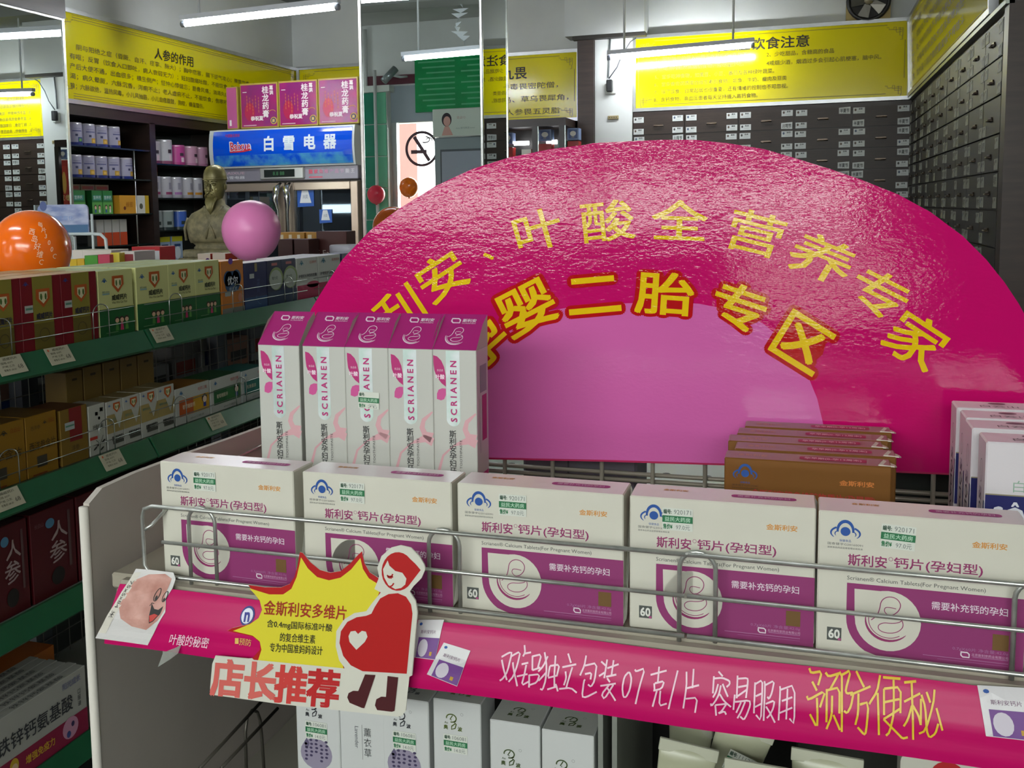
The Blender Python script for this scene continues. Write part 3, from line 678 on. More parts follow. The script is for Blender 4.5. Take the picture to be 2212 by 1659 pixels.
for k in range(4): plainbox('small_carton', 'white and orange small carton under the honey carton, %s from the left' % ORD[k], 'box', -3.56, 4.68+.068*k, 1.43, .06, .062, .14, '#b9b8b0', lambda cv, W, H: cv.rect(0, 0, W, H*.5, ink('#c4461c')), 'white and orange cartons on the fourth shelf')
for k in range(2): plainbox('milk_pouch', 'blue and white pouch with a yellow top, %s from the left behind the bust' % ORD[k], 'pouch', -3.56, 5.25+.13*k, 1.31, .03, .11, .15, '#9fb4cc', lambda cv, W, H: (cv.rect(0, H*.8, W, H, ink('#c9c42c')), cv.ell(W*.5, H*.35, W*.3, H*.25, ink('#dfe6ea'), 2), cv.rect(W*.2, H*.6, W*.8, H*.7, ink('#23406a'), 2)), 'pouches on the bottom visible shelf')
plainbox('red_carton', 'red and yellow carton between the tins beside the bust', 'box', -3.66, 5.32, 1.82, .05, .09, .055, '#c4301c', lambda cv, W, H: cv.rect(0, 0, W, H*.45, ink('#d8b45c')))

# ================================================================== FRIDGE
FY = 5.7; KF = 5.7/5.2
t = thing('drinks_fridge', 'silver two-door display fridge with a curved blue header', 'fridge', (-3.125*KF, FY, 1.6-1.6*KF)); t.scale = (KF, KF, KF)
W = 0.865; GM = M('#a5a3a8', rough=0.3, metal=0.55); FB = M('#4a4744', rough=0.45, metal=0.3)
b = MB(); b.box(0.0, 0.03, .142, W, 0.56, 1.985, FB, 0.004); b.build('body', t)
# curved header
b = MB(); prof = []
for i in range(9): a = -0.55+1.1*i/8; prof.append((-0.055*math.cos(a*1.5)-0.0, 1.945+0.105*math.sin(a)/math.sin(.55)))
x0, x1 = -0.015, W+0.0; bm = M('#0a4fd0', rough=0.10)
loop = [(x0, y, z) for y, z in prof]+[(x0, 0.10, 2.05), (x0, 0.10, 1.84)]
b.prism(loop, (x1-x0, 0, 0), M('#c9cfcf', rough=0.3))
def hf(x, s):   # s 0..1 up the curved header
    q = max(0, min(7.999, s*8)); i = int(q); f = q-i; y = prof[i][0]*(1-f)+prof[i+1][0]*f; z = prof[i][1]*(1-f)+prof[i+1][1]*f; return Vector((x, y-0.0015, z))
b2 = MB()
def hput(x0, s0, x1, s1, m, L, k=8):
    P = [hf(x0, s0+(s1-s0)*i/k) for i in range(k+1)]+[hf(x1, s0+(s1-s0)*i/k) for i in range(k+1)]
    b2.add([p+Vector((0, -0.0012*L, 0)) for p in P], [(i, k+1+i, k+2+i, i+1) for i in range(k)], m)
hput(0.012, .05, W-0.012, .96, M('#0850d8', rough=0.08), 1)
CL = M('#0a4fd0', rough=0.12, h2='#4c9ac8', nscale=16)
hput(0.012, .05, W-0.012, .34, CL, 2, 4)
cv = Canvas(b2, n=(0, -1, 0), eps=0.0012, fn=lambda x, y: hf(x, y))
for i, ch in enumerate('白雪电器'): cv.text(ch, 0.36+0.122*i, .60, .38, ink('#dfeaf4'), 3, w=.075, em=True, off=0.05)
cv.text('Baixue', .185, .56, .22, ink('#d8dcec'), 3, w=.13, rot=3, off=.06, skew=.04); cv.text('Baixue', .185, .56, .20, ink('#c8243a'), 4, w=.122, rot=3, off=.02, skew=.04); cv.stroke([(.12, .42), (.20, .43), (.25, .47)], .035, ink('#c8243a'), 4)
cv.text('中国驰名商标', .135, .84, .09, ink('#c8243a'), 3, w=.09)
b.build('header_shell', t); b2.build('header_print', t)
b = MB(); b.box(-0.01, -0.02, 1.765, W+0.005, 0.05, 1.84, M('#8f8c98', rough=0.35, metal=0.3), 0.004)
cv = Canvas(b, (0, -0.02, 1.765), (1, 0, 0), (0, 0, 1), (0, -1, 0), eps=0.0012)
cv.text('BAIXUE', .12, .048, .014, ink('#c9a8b8'), 1, w=.13); cv.text('白雪电器', .12, .024, .016, ink('#e4e4ea'), 1, w=.13)
for i in range(9): cv.text('国家免检产品节能王'[i], .59+.031*i, .045, .024, ink(['#e0506a', '#d8607c', '#d47a94', '#c78aa8', '#b890b4', '#c49ab8', '#c8b0c4', '#ccc', '#ddd'][i] if i < 7 else '#d6d2da'), 1, off=.04, em=True)
cv.rect(.58, .012, .66, .018, ink('#d8506a')); b.build('control_strip', t)
b = MB(); b.box(0.285, -0.035, 1.772, 0.555, -0.015, 1.838, M('#c4c6c4', rough=0.3, metal=0.6), 0.006); b.box(.315, -.038, 1.785, .50, -.034, 1.826, M('#1c2420', rough=0.15))
cv = Canvas(b, (0.315, -0.038, 1.785), (1, 0, 0), (0, 0, 1), (0, -1, 0), eps=0.001); cv.text('8.8 88', .09, .02, .02, ink('#3c7a4c'), 2); b.build('display', t)
SF = M('#b8a898', rough=0.25, metal=0.6)
for k, (x0, x1) in enumerate(((0.0, .427), (.437, W))):
    b = MB(); z0, z1 = .25, 1.755; q = .045
    b.box(x0, -0.02, z0, x0+q, .03, z1, SF, .004); b.box(x1-q, -0.02, z0, x1, .03, z1, SF, .004); b.box(x0+q, -.02, z1-q, x1-q, .03, z1, SF, .004); b.box(x0+q, -.02, z0, x1-q, .03, z0+q, SF, .004)
    d = b.build('door', t)
    b = MB(); b.box(x0+q, .0, z0+q, x1-q, .012, z1-q, M('#56606a', rough=0.02, metal=0.85)); b.build('door_glass', d)
    hx = .405 if k == 0 else .462
    b = MB(); b.tube([(hx, -.025, 1.20), (hx, -.055, 1.24), (hx, -.06, 1.60), (hx-.01*(1-2*k), -.075, 1.66), (hx, -.07, 1.72), (hx, -.02, 1.745)], [.007, .007, .008, .016, .02, .012], M('#dfe2e0', rough=0.15, metal=1.0), 10); b.build('handle', d)
    if k == 1:
        for (u, z, s) in ((.06, 1.62, .10), (.19, 1.53, .075)):
            b = MB(); P = [(x0+u, -.004, z), (x0+u+s, -.004, z+.004), (x0+u+s, -.004, z+s), (x0+u, -.004, z+s)]; b.prism(P, (0, -.002, 0), M('#2f5fb4', rough=.4))
            cv = Canvas(b, (x0+u, -.006, z), (1, 0, 0), (0, 0, 1), (0, -1, 0), eps=.001); cv.poly([(s*.15, s*.22), (s*.85, s*.22), (s*.65, s*.95), (s*.3, s*.95)], ink('#e4e8ec')); cv.text('川贝', s*.5, s*.55, s*.2, ink('#2a3c66'), 2, w=s*.3); b.build('blue_leaflet', d)
# product boxes on the fridge
def guilong():
    t = thing('herbal_paste_box', 'x', 'box', group='magenta boxes on top of the fridge'); w2, h = .235, .245
    b = MB(); b.box(0, 0, 0, w2, .09, h, M('#a9923c', rough=.35), .003)
    b.build('carton', t); b = MB(); cv = Canvas(b, (0, 0, 0), (1, 0, 0), (0, 0, 1), (0, -1, 0), eps=.0012)
    mg = M('#a01260', rough=.18, h2='#741a6c', nscale=5)
    cv.rect(.008, .008, w2-.008, h-.010, mg); cv.ell(.06, .09, .032, .05, M('#a8164a', rough=.25), 2)
    wt = ink('#e8dce0')
    for i, ch in enumerate('桂龙药膏'): cv.text(ch, .160, .205-.043*i, .042, wt, 3, em=True, off=.03)
    for i, ch in enumerate('葛洪'): cv.text(ch, .197, .215-.026*i, .024, wt, 3, em=True, off=.05)
    cv.ell(.197, h-.022, .011, .005, ink('#d8402c'), 3); cv.text('恭祝夏', .105, .053, .024, wt, 3, off=.05)
    for i in range(5): cv.vtext('补肾强骨温阳'[:5-(i % 2)], .045+.018*i, .18-.01*(i % 3), .016, ink('#d8703c'), 3, w=.008)
    cv.ell(.207, .037, .020, .020, ink('#c9a444'), 3); cv.ell(.207, .037, .015, .015, ink('#3a2460'), 4); cv.text('泉', .207, .037, .018, ink('#e0c878'), 5, em=True, off=.04)
    cv.arc(.20, .085, .018, .010, 0, 180, .003, ink('#c9863c'), 3); cv.rect(.02, .014, .10, .018, ink('#d8b8c4'), 3); cv.rect(.02, h-.05, .045, h-.046, wt, 3)
    b.build('printed_front', t); return t
ZB_ = 1.6+(2.055-1.6)*KF+.002
g = guilong(); g.scale = (KF, KF, KF); g.location = (-2.965*KF, FY+.0, ZB_); g['label'] = 'magenta herbal paste box, leftmost facing forward on the fridge top'; 
dup(g, (-2.722*KF, FY-.01, ZB_), 0.0, 'magenta herbal paste box, middle one on the fridge top'); dup(g, (-2.480*KF, FY-.02, ZB_), 0.0, 'magenta herbal paste box, rightmost, partly behind the mirrored pillar')
b = MB(); b.box(0, 0, 0, .078, .235, .255, M('#a9923c', rough=.35), .003); cv = Canvas(b, (0, 0, 0), (1, 0, 0), (0, 0, 1), (0, -1, 0), eps=.001); cv.rect(.006, .006, .072, .249, M('#b0508c', rough=.2)); cv.rect(.02, .02, .034, .055, ink('#e4e0e4'), 2)
setp(b.build('herbal_paste_box', loc=(-3.052*KF, FY, ZB_), rotz=.0), 'pink narrow box end at the left of the magenta boxes on the fridge', 'box', 'magenta boxes on top of the fridge')
b = MB(); b.box(-3.125*KF, FY+.01, 2.095, -2.26*KF, FY+.5, ZB_-.001, M('#8a8d8c', rough=.5)); setp(b.build('storage_tray'), 'grey flat tray on top of the fridge carrying the magenta boxes', 'tray')

# ================================================================== BUST
BX, BYY = -2.665, 4.4
BR1 = M('#8f8756', rough=.38, metal=.4, h2='#6a6440', nscale=14, bump=.25, bscale=40)
STN = M('#8c8462', rough=.55, noise=.45, nscale=30, bump=.5, bscale=70)
t = thing('bust_statue', 'bronze-coloured bust of a bearded old man in a cap, left of the fridge', 'statue', (BX+.005, BYY, .295)); t.rotation_euler = (0, 0, .12); t.scale = (.84, .84, .82)
import bmesh
def skin_mesh(name, rings, mat, n=28, parent=None):
    """rings: list of (z, cx, cy, rx, ry_front, ry_back) plus profile tweak function"""
    b = MB(); vs = []
    for (z, cx, cy, rx, rf, rb, p) in rings:
        for j in range(n):
            a = 2*PI*j/n; c = math.cos(a); s_ = math.sin(a); e = 2.0/p
            X = cx+rx*math.copysign(abs(c)**e, c); Y = cy+(rb if s_ > 0 else rf)*math.copysign(abs(s_)**e, s_); vs.append((X, Y, z))
    k = len(rings)
    b.add(vs, [(i*n+j, i*n+(j+1) % n, (i+1)*n+(j+1) % n, (i+1)*n+j) for i in range(k-1) for j in range(n)]+[tuple(range(n))[::-1], tuple(range((k-1)*n, k*n))], mat, True)
    return b.build(name, parent)
tor = [(1.415, 0, 0, .155, .075, .08, 2.6), (1.44, 0, 0, .165, .085, .085, 2.6), (1.50, 0, 0, .175, .095, .09, 2.5), (1.55, 0, 0, .170, .09, .085, 2.3), (1.585, 0, 0, .145, .075, .075, 2.2), (1.61, 0, .005, .095, .060, .06, 2.0), (1.635, 0, .005, .055, .048, .052, 2), (1.67, 0, .005, .045, .045, .05, 2)]
skin_mesh('torso', tor, STN, parent=t)
hd = [(1.655, 0, -.01, .030, .035, .045, 2), (1.67, 0, -.01, .042, .052, .055, 2), (1.69, 0, -.008, .050, .062, .062, 2), (1.715, 0, -.005, .056, .066, .07, 2), (1.745, 0, 0, .060, .066, .075, 2), (1.775, 0, .002, .062, .066, .078, 2), (1.80, 0, .004, .060, .062, .076, 2), (1.825, 0, .006, .052, .052, .066, 2), (1.845, 0, .008, .036, .038, .048, 2), (1.855, 0, .01, .012, .014, .018, 2)]
skin_mesh('head', hd, BR1, parent=t)
b = MB()
b.tube([(0, -.072, 1.752), (0, -.082, 1.735), (0, -.088, 1.722)], [.007, .009, .013], BR1, 10); b.sphere((0, -.082, 1.720), .012, BR1, 10, 6); b.sphere((-.012, -.074, 1.718), .008, BR1, 8, 6); b.sphere((.012, -.074, 1.718), .008, BR1, 8, 6); b.build('nose', t)
for s_ in (-1, 1):
    b = MB(); b.sphere((s_*.022, -.060, 1.748), .0105, BR1, 12, 8, sz=.75); b.tube([(s_*.010, -.068, 1.754), (s_*.022, -.072, 1.759), (s_*.035, -.062, 1.753)], .003, BR1, 6); b.build('eye', t)
    b = MB(); b.tube([(s_*.008, -.068, 1.766), (s_*.022, -.072, 1.774), (s_*.040, -.058, 1.766)], [.004, .0055, .003], BR1, 6); b.build('eyebrow', t)
    b = MB(); b.sphere((s_*.061, .006, 1.74), .016, BR1, 10, 8, sx=.45, sz=1.4); b.build('ear', t)
    b = MB(); b.tube([(s_*.003, -.080, 1.704), (s_*.016, -.078, 1.700), (s_*.030, -.068, 1.688), (s_*.034, -.062, 1.672)], [.005, .006, .005, .003], BR1, 6); b.build('moustache', t)
    b = MB(); b.sphere((s_*.030, -.048, 1.722), .016, BR1, 10, 8); b.build('cheek', t)
b = MB(); b.tube([(-.014, -.074, 1.690), (0, -.078, 1.692), (.014, -.074, 1.690)], .004, BR1, 6); b.build('mouth', t)
b = MB()
for k in range(9): x = -.030+.0075*k; b.tube([(x, -.060+.3*abs(x), 1.682), (x*.85, -.078+.2*abs(x), 1.650), (x*.5+.003*math.sin(k*2), -.080, 1.612), (x*.15, -.076, 1.575+.4*abs(x))], [.006, .0075, .006, .0015], BR1, 6)
b.build('beard', t)
b = MB(); b.lathe(0, .006, [(.064, 1.778), (.066, 1.785), (.064, 1.81), (.058, 1.832), (.044, 1.852), (.02, 1.863), (.004, 1.866)], BR1, 24, sy=1.12); b.lathe(0, .004, [(.066, 1.776), (.069, 1.780), (.066, 1.788)], BR1, 24, sy=1.1); b.build('cap', t)
b = MB()
for s_ in (-1, 1): b.tube([(s_*.055, -.03, 1.625), (s_*.03, -.075, 1.57), (s_*-.01, -.092, 1.50), (s_*-.03, -.088, 1.44)], [.008, .010, .009, .006], STN, 8)
b.tube([(-.16, -.03, 1.56), (-.172, -.05, 1.50), (-.165, -.05, 1.43)], .008, STN, 8); b.build('robe_collar', t)
b = MB(); b.lathe(0, 0, [(.13, 1.375), (.14, 1.385), (.128, 1.40), (.145, 1.415)], STN, 28, sy=.62); b.box(-.165, -.11, 1.33, .165, .11, 1.378, STN, .008); b.box(-.19, -.13, 1.045, .19, .13, 1.33, STN, .01); b.build('plinth', t)
t = thing('display_table', 'white-topped counter standing in front of the fridge', 'counter', (0, 0, 0))
b = MB(); b.box(-3.0, 4.05, 1.10, -1.6, 4.65, 1.15, M('#c9cac4', rough=.4), .004); b.build('top', t); b = MB(); b.box(-2.95, 4.1, 0, -1.65, 4.6, 1.10, M('#8d8f8c', rough=.5)); b.build('base', t)

# things on the counter beside the bust
def sbox(name, label, x, y, z, w2, d, h, col, fn=None, group=None, rz=0, top=None, cat='box', r=.001):
    b = MB(); b.box(0, 0, 0, w2, d, h, M(col, rough=.38), r, top=M(top, rough=.38) if top else None)
    if fn: fn(Canvas(b, (0, 0, 0), (1, 0, 0), (0, 0, 1), (0, -1, 0), eps=.0007), w2, h)
    return setp(b.build(name, loc=(x, y, z), rotz=rz), label, cat, group)
def brownf(cv, W, H): cv.text('阿胶', W*.82, H*.5, H*.4, ink('#b8a090'), 2, w=W*.1); cv.text('DE Fange', W*.3, H*.72, H*.1, ink('#c9bcb0'), 2)
q = PY(683, 500, 4.2); sbox('gift_carton', 'large dark brown gift carton with pale lettering by the fridge door', q.x, 4.2, 1.15, .145, .1, q.z-1.15, '#4a2420', brownf)
for k, px in enumerate((603, 621, 639, 661)):
    q = PY(px, 502, 4.25); sbox('gold_carton', 'gold-ended carton, %s from the left behind the dark brown cartons' % ORD[k], q.x, 4.25, 1.15, .042 if k < 3 else .055, .1, q.z-1.15, '#b8842c', lambda cv, W, H: cv.rect(W*.15, H*.86, W*.5, H*.97, ink('#e8dcc0')), 'gold-ended cartons by the fridge')
for k, px in enumerate((600, 635)):
    q = PY(px, 517, 4.08); sbox('brown_carton', 'dark brown carton, %s below the gold-ended cartons' % ('left one' if k == 0 else 'right one'), q.x, 4.08, 1.15, .07, .1, q.z-1.15, '#43201c', lambda cv, W, H: cv.text('膏', W*.7, H*.6, H*.08, ink('#b0a090'), 2), 'dark brown cartons by the fridge')
q = PY(692, 545, 3.95); q2 = PY(692, 532, 3.95)
b = MB(); b.lathe(0, 0, [(.075, 0), (.078, .03), (.078, q2.z-1.15-.035), (.082, q2.z-1.15-.03), (.082, q2.z-1.15-.004), (.078, q2.z-1.15)], M('#b9b9c4', rough=.4), 28); setp(b.build('round_container', loc=(q.x+.048, 4.13, 1.15)), 'round white lidded container in front of the dark brown gift carton', 'container')
for k, px in enumerate((427, 459)):
    q = PY(px, 548, 3.9); sbox('red_tin', 'red box %s below the bust' % ('at the left' if k == 0 else 'at the right'), q.x, 3.9, 1.0, .062, .1, q.z-1.0, '#b8382c', lambda cv, W, H: cv.rect(0, H*.93, W, H, ink('#c9b8a8')), 'red boxes below the bust', top='#c9c4b8')

# ================================================================== MIDDLE GONDOLA ACROSS THE AISLE
t = thing('middle_gondola', 'far shelf unit seen between the balloons and the left wall cabinet', 'shelving', (0, 0, 0))
b = MB(); b.box(-2.9, 2.0, 1.36, -2.25, 3.9, 1.38, M('#9aa09a', rough=.5)); b.build('top_shelf', t); b = MB(); b.box(-2.88, 2.05, 0, -2.30, 3.85, 1.36, M('#4c504c', rough=.6)); b.build('body', t)
def mb(label, px0, px1, py, col, fn=None, top=None, Y=2.95, base=1.38, d=.08):
    a = PY(px0, py, Y); c = PY(px1, py, Y); return sbox('small_carton', label, a.x, Y, base, c.x-a.x-.001, d, a.z-base, col, fn, 'coloured small cartons behind the orange balloon', top=top)
band = lambda c: (lambda cv, W, H: (cv.rect(W*.1, H*.45, W*.9, H*.6, ink(c)), cv.rect(W*.1, H*.2, W*.6, H*.28, ink(c))))
mb('yellow small carton just right of the orange balloon', 150, 166, 560, '#c9a81c', band('#6a5a1c')); mb('second yellow small carton right of the orange balloon', 166, 182, 559, '#c9a020', band('#6a5a1c'))
mb('bright green small carton right of the yellow ones', 182, 211, 552, '#3f8a24', band('#8cc84c')); mb('rose red small carton right of the green one', 211, 237, 550, '#b83a54', band('#e0a0a8')); mb('yellow and white small carton right of the rose one', 238, 258, 546, '#c9b83c', band('#b8302c'), Y=2.97)
a = PY(260, 543, 3.0); sbox('white_carton', 'white carton with a dark red square panel near the cabinet base', a.x, 3.0, 1.38, .055, .12, a.z-1.38, '#c9c2bc', lambda cv, W, H: cv.rect(W*.1, H*.12, W*.92, H*.9, ink('#7a1c24')), 'white and red cartons behind the coloured ones')
for k, (px, w2) in enumerate(((156, .044), (178, .044), (199, .08))):
    a = PY(px, 540, 3.1); sbox('white_carton', 'white carton behind the coloured small cartons, %s from the left' % ORD[k], a.x, 3.1, 1.38, w2, .1, a.z-1.38, '#cdc5bb', None, 'white and red cartons behind the coloured ones', top='#d4cdb8')
for k in range(3):
    a = PY(284+20*k, 533, 3.3); sbox('red_framed_carton', 'white carton framed in red, %s from the left at the foot of the cabinet' % ORD[k], a.x, 3.3, 1.38, .042, .1, a.z-1.38, '#a81c24', lambda cv, W, H: cv.rect(W*.15, H*.1, W*.95, H*.85, ink('#b4b6b8')), 'red-framed cartons at the foot of the cabinet')
# white plastic literature rack
t = thing('leaflet_rack', 'white plastic leaflet rack with a blue-grey printed header behind the orange balloon', 'rack', (0, 0, 0))
WP_ = M('#bcc6c6', rough=.35); Y0 = 3.2
b = MB(); a = PY(80, 443, Y0); c = PY(192, 503, Y0)
P = []; r = .02
for cx, cz, a0 in ((c.x-r, a.z-r, 0), (a.x+r, a.z-r, 90)):
    for k in range(5): an = math.radians(a0+22.5*k); P.append((cx+r*math.cos(an), Y0, cz+r*math.sin(an)))
P += [(a.x, Y0, c.z), (c.x, Y0, c.z)]
b.prism(P, (0, .006, 0), M('#6d7ca8', rough=.3, h2='#a9b0c8', nscale=14, stretch=(1, 1, 3)))
cv = Canvas(b, (a.x, Y0, c.z), (1, 0, 0), (0, 0, 1), (0, -1, 0), eps=.001); W_ = c.x-a.x
cv.rect(0.002, .002, W_-.002, .030, ink('#3f6488')); cv.text('超声雾化', W_*.5, .055, .016, ink('#7c94c0'), 1, w=.10); cv.ell(.028, .10, .016, .018, ink('#4c5a88'), 1); b.build('header_card', t)
b = MB(); zt = PY(198, 462, Y0).z; zb = 1.383; x0 = PY(75, 462, Y0).x; x1 = PY(198, 462, Y0).x; xe = PY(230, 540, Y0).x
b.tube([(x1, Y0, zt), (x1, Y0, zb)], .005, WP_, 8); b.tube([(x0, Y0, zt), (x0, Y0, zb)], .005, WP_, 8); b.tube([(x0-.07, Y0+.1, zt), (x0-.07, Y0+.1, zb)], .005, WP_, 8)
zc = PY(200, 505, Y0).z; b.tube([(x0, Y0, zc), (x1, Y0, zc), (x1+.035, Y0, zc-.003), (x1+.055, Y0, zc-.02), (x1+.062, Y0, zb)], .006, WP_, 8); b.tube([(x0-.07, Y0+.1, zc), (x0, Y0, zc)], .006, WP_, 8); b.build('rack_frame', t)
b = MB(); P = [(x0-.07, Y0+.1, zt+.0), (x0-.07, Y0+.1, zc), (x0-.012, Y0+.01, zc), (x0-.012, Y0+.01, PY(70, 443, Y0).z), (x0-.055, Y0+.09, PY(50, 443, Y0).z)]; b.prism(P, (.004, .004, 0), M('#9aa8a8', rough=.3)); b.build('side_panel', t)
b = MB(); zc2 = zc-.01
for k in range(5): b.box(x0+.02+.035*k, Y0+.01, zb, x0+.024+.035*k, Y0+.02, zc2, WP_)
b.box(x0, Y0+.02, zb, x1, Y0+.03, zc2-.05, WP_); b.build('pocket_slats', t)
# ================================================================== LEFT GONDOLA (green price rails)
GX = -1.52
t = thing('green_gondola', 'left shelf unit with sloping green price rails and wire guards', 'shelving', (0, 0, 0))
LV = [1.315, 1.05, 0.78, 0.44]
for lv, z in enumerate(LV):
    for (y0, y1) in ((1.20, 2.128), (2.136, 3.06), (3.068, 3.95)):
        b = MB()
        P = [(-1.512, y0, z+.004), (-1.500, y0, z+.006), (-1.474, y0, z-.038), (-1.480, y0, z-.044), (-1.506, y0, z-.004)]
        b.prism(P, (0, y1-y0, 0), GREEN); b.build('price_rail', t)
        b = MB(); b.box(-1.86, y0, z-.02, -1.51, y1, z, M('#8f938c', rough=.45)); b.build('shelf_board', t)
for y in (1.2, 2.13, 3.06, 3.95): b = MB(); b.box(-1.885, y-.03, 0, -1.845, y+.03, 1.34, M('#5b5f66', rough=.45, metal=.3)); b.build('upright', t)
b = MB(); y = 1.22
while y < 3.95:
    b.tube([(-1.84, y, .1), (-1.84, y, 1.33)], .0016, DARKWIRE, 4, cap=False); y += .05
for k in range(24): b.tube([(-1.842, 1.2, .15+.05*k), (-1.842, 3.95, .15+.05*k)], .0016, DARKWIRE, 4, cap=False)
setp(b.build('mesh_back', t), kind='stuff')
b = MB(); b.box(-2.22, 1.2, 0, -1.5, 3.95, .10, M('#3c403e')); b.build('base', t)
for z in LV[:3]:
    b = MB()
    b.box(-2.20, 1.2, z-.02, -1.87, 3.95, z, M('#7c807a', rough=.5)); b.build('rear_shelf', t)
LW = M('#8c8f8a', rough=.3, metal=.9)
for z in LV[:2]:
    for y0, y1 in ((1.22, 2.11), (2.15, 3.03), (3.08, 3.9)):
        for h in (.03, .065): b = MB(); b.tube([(-1.508, y0, z+h), (-1.508, y1, z+h)], .0012, LW, 5); b.build('guard_rail', t)
        n = 3
        for k in range(n):
            y = y0+.13+(y1-y0-.26)*k/(n-1)
            P = [(-1.506, y-.028, z)]+[(-1.506, y-.028*math.cos(PI*i/8), z+.062+.02*math.sin(PI*i/8)) for i in range(9)]+[(-1.506, y+.028, z)]
            b = MB(); b.tube(P, .0014, M('#b9bcb8', rough=.25, metal=.9), 5); b.build('guard_hoop', t)
def pcard(py0, y, z, lab):
    b = MB(); w2 = .075
    o = Vector((-1.5035, y, z+.003)); U = Vector((0, 1, 0)); V = Vector((-.026, 0, .044)).normalized(); N = Vector((.044, 0, .026)).normalized()
    o2 = o+N*.0062
    b.prism([o2-V*.040, o2-V*.040+U*w2, o2+U*w2, o2], N*.0006, M('#b9b49c', rough=.5))
    cv = Canvas(b, o2-V*.040+N*.0006, U, V, N, eps=.0004); g = ink('#5a564a')
    cv.text('威威钙片', .042, .034, .006, g, 1, w=.04)
    for i in range(3): cv.text(('规格 60片', '产地 江苏', '零售价 68.00')[i], .012, .026-.008*i, .005, g, 1, w=.034, align='l')
    cv.text('68', .060, .014, .009, g, 1, w=.014); cv.ell(.010, .034, .003, .003, ink('#c8643c'), 1, n=8)
    setp(b.build('price_card'), lab, 'price card', 'price cards on the green rails')
for (y, z, lab) in ((1.63, 1.315, 'price card at the far left of the top green rail'), (1.775, 1.315, 'price card on the top green rail under the red and gold boxes'), (2.15, 1.315, 'price card just right of the joint on the top green rail'), (1.935, 1.05, 'price card under the white cartons on the second green rail'), (2.385, 1.05, 'price card at the right of the second green rail'), (1.60, 1.05, 'price card at the far left of the second green rail')): pcard(0, y, z, lab)

def blueemb(cv, x, y, s, m, L=2):
    cv.ell(x, y, s*.16, s*.16, m, L, n=10); cv.arc(x, y, s*.24, s*.30, 0, 180, s*.08, m, L, 8); cv.arc(x, y-s*.16, s*.48, s*.28, 20, 160, s*.07, m, L, 8)
def row(x0px, x1px, py, z0, z1, label, col, fn, group, d=.07, name='carton', back=0, top=None, X=GX, gap=.001):
    a = PX(x0px, py, X); c = PX(x1px, py, X); w2 = c.y-a.y-gap
    o = plainbox(name, label, 'box', X, a.y, z0, d, w2, z1-z0, col, fn, group, top=top, r=.0012)
    for k in range(back):
        q = o.copy(); C.objects.link(q); q.location = (X-(d+.004)*(k+1), a.y+random.uniform(-.003, .003), z0); q['label'] = label.replace(' on the top shelf', '').replace(' at the right end of the top shelf', '').replace(', partly', '')+', %s row back' % ORD[k+1]
    return o
def shield(cv, cx, cy, s):
    cv.poly([(cx-s, cy+s*.8), (cx+s, cy+s*.8), (cx+s*1.05, cy-s*.2), (cx, cy-s*1.1), (cx-s*1.05, cy-s*.2)], ink('#b8561c'), 2)
    cv.poly([(cx-s*.6, cy+s*.5), (cx+s*.6, cy+s*.5), (cx+s*.62, cy-s*.2), (cx, cy-s*.7), (cx-s*.62, cy-s*.2)], ink('#e0d8b0'), 3)
    cv.ell(cx-s*.33, cy, s*.16, s*.35, ink('#4c6a2c'), 4, n=8); cv.ell(cx+s*.33, cy, s*.16, s*.35, ink('#4c6a2c'), 4, n=8)
def goldred(cv, W, H):
    cv.rect(W*.28, 0, W*.78, H, ink('#8c8030')); cv.rect(W*.28, 0, W*.78, H*.36, ink('#6a5c20'), 2); shield(cv, W*.53, H*.72, W*.17)
    cv.text('威威钙片', W*.54, H*.46, H*.085, ink('#23203a'), 3, w=W*.40, off=.03); cv.arc(W*.52, H*.2, W*.12, H*.09, 0, 360, .0012, ink('#3c3420'), 3)
    blueemb(cv, W*.12, H*.9, W*.14, ink('#2c4c9a')); cv.rect(W*.07, H*.52, W*.27, H*.62, ink('#b4b6b0'), 2); cv.rect(W*.09, H*.56, W*.25, H*.59, ink('#5f8a76'), 3)
for k, (a, c) in enumerate(((-45, 42), (42, 130), (130, 208))):
    row(a, c, 600, 1.317, 1.472, 'red carton with a gold centre stripe, %s from the left on the top shelf' % ORD[k], '#7c1420', goldred, 'red and gold cartons on the top green shelf', d=.075, back=2, top='#a08850')
def cream(cv, W, H):
    cv.rect(0, 0, W, H*.42, ink('#0f5a26')); cv.rect(0, H*.42, W, H*.435, ink('#c9c480'), 2); shield(cv, W*.55, H*.80, W*.16)
    cv.text('威威钙片', W*.58, H*.58, H*.085, ink('#2a3018'), 2, w=W*.44, off=.03); cv.text('Wei Wei Gai Pian', W*.58, H*.505, H*.04, ink('#6a6c40'), 2, w=W*.44)
    blueemb(cv, W*.17, H*.84, W*.16, ink('#2c64a4')); cv.text('编号 102030', W*.2, H*.68, H*.03, ink('#5a7a7c'), 2, w=W*.2); cv.rect(W*.1, H*.635, W*.3, H*.66, ink('#8aa8a4'), 2)
    for i, u in enumerate((.48, .62, .76)):
        cv.ell(W*u, H*.24, W*.07, H*.045, ink('#3a1c14'), 2, n=10); cv.ell(W*u, H*.225, W*.055, H*.035, ink('#d8b494'), 3, n=10); cv.poly([(W*(u-.05), H*.07), (W*(u+.05), H*.07), (W*(u+.03), H*.19), (W*(u-.03), H*.19)], ink(['#4a8a3c', '#c43a6a', '#5a9a44'][i]), 2)
    cv.rect(W*.16, H*.05, W*.5, H*.058, ink('#7aa070'), 2)
for k, (a, c) in enumerate(((209, 285), (292, 362), (362, 420), (420, 473))):
    row(a, c, 572, 1.317, 1.470, 'cream and green calcium carton, %s from the left on the top shelf' % ORD[k], '#cfd08e', cream, 'cream and green cartons on the top green shelf', d=.075, back=2, top='#a9b98c')
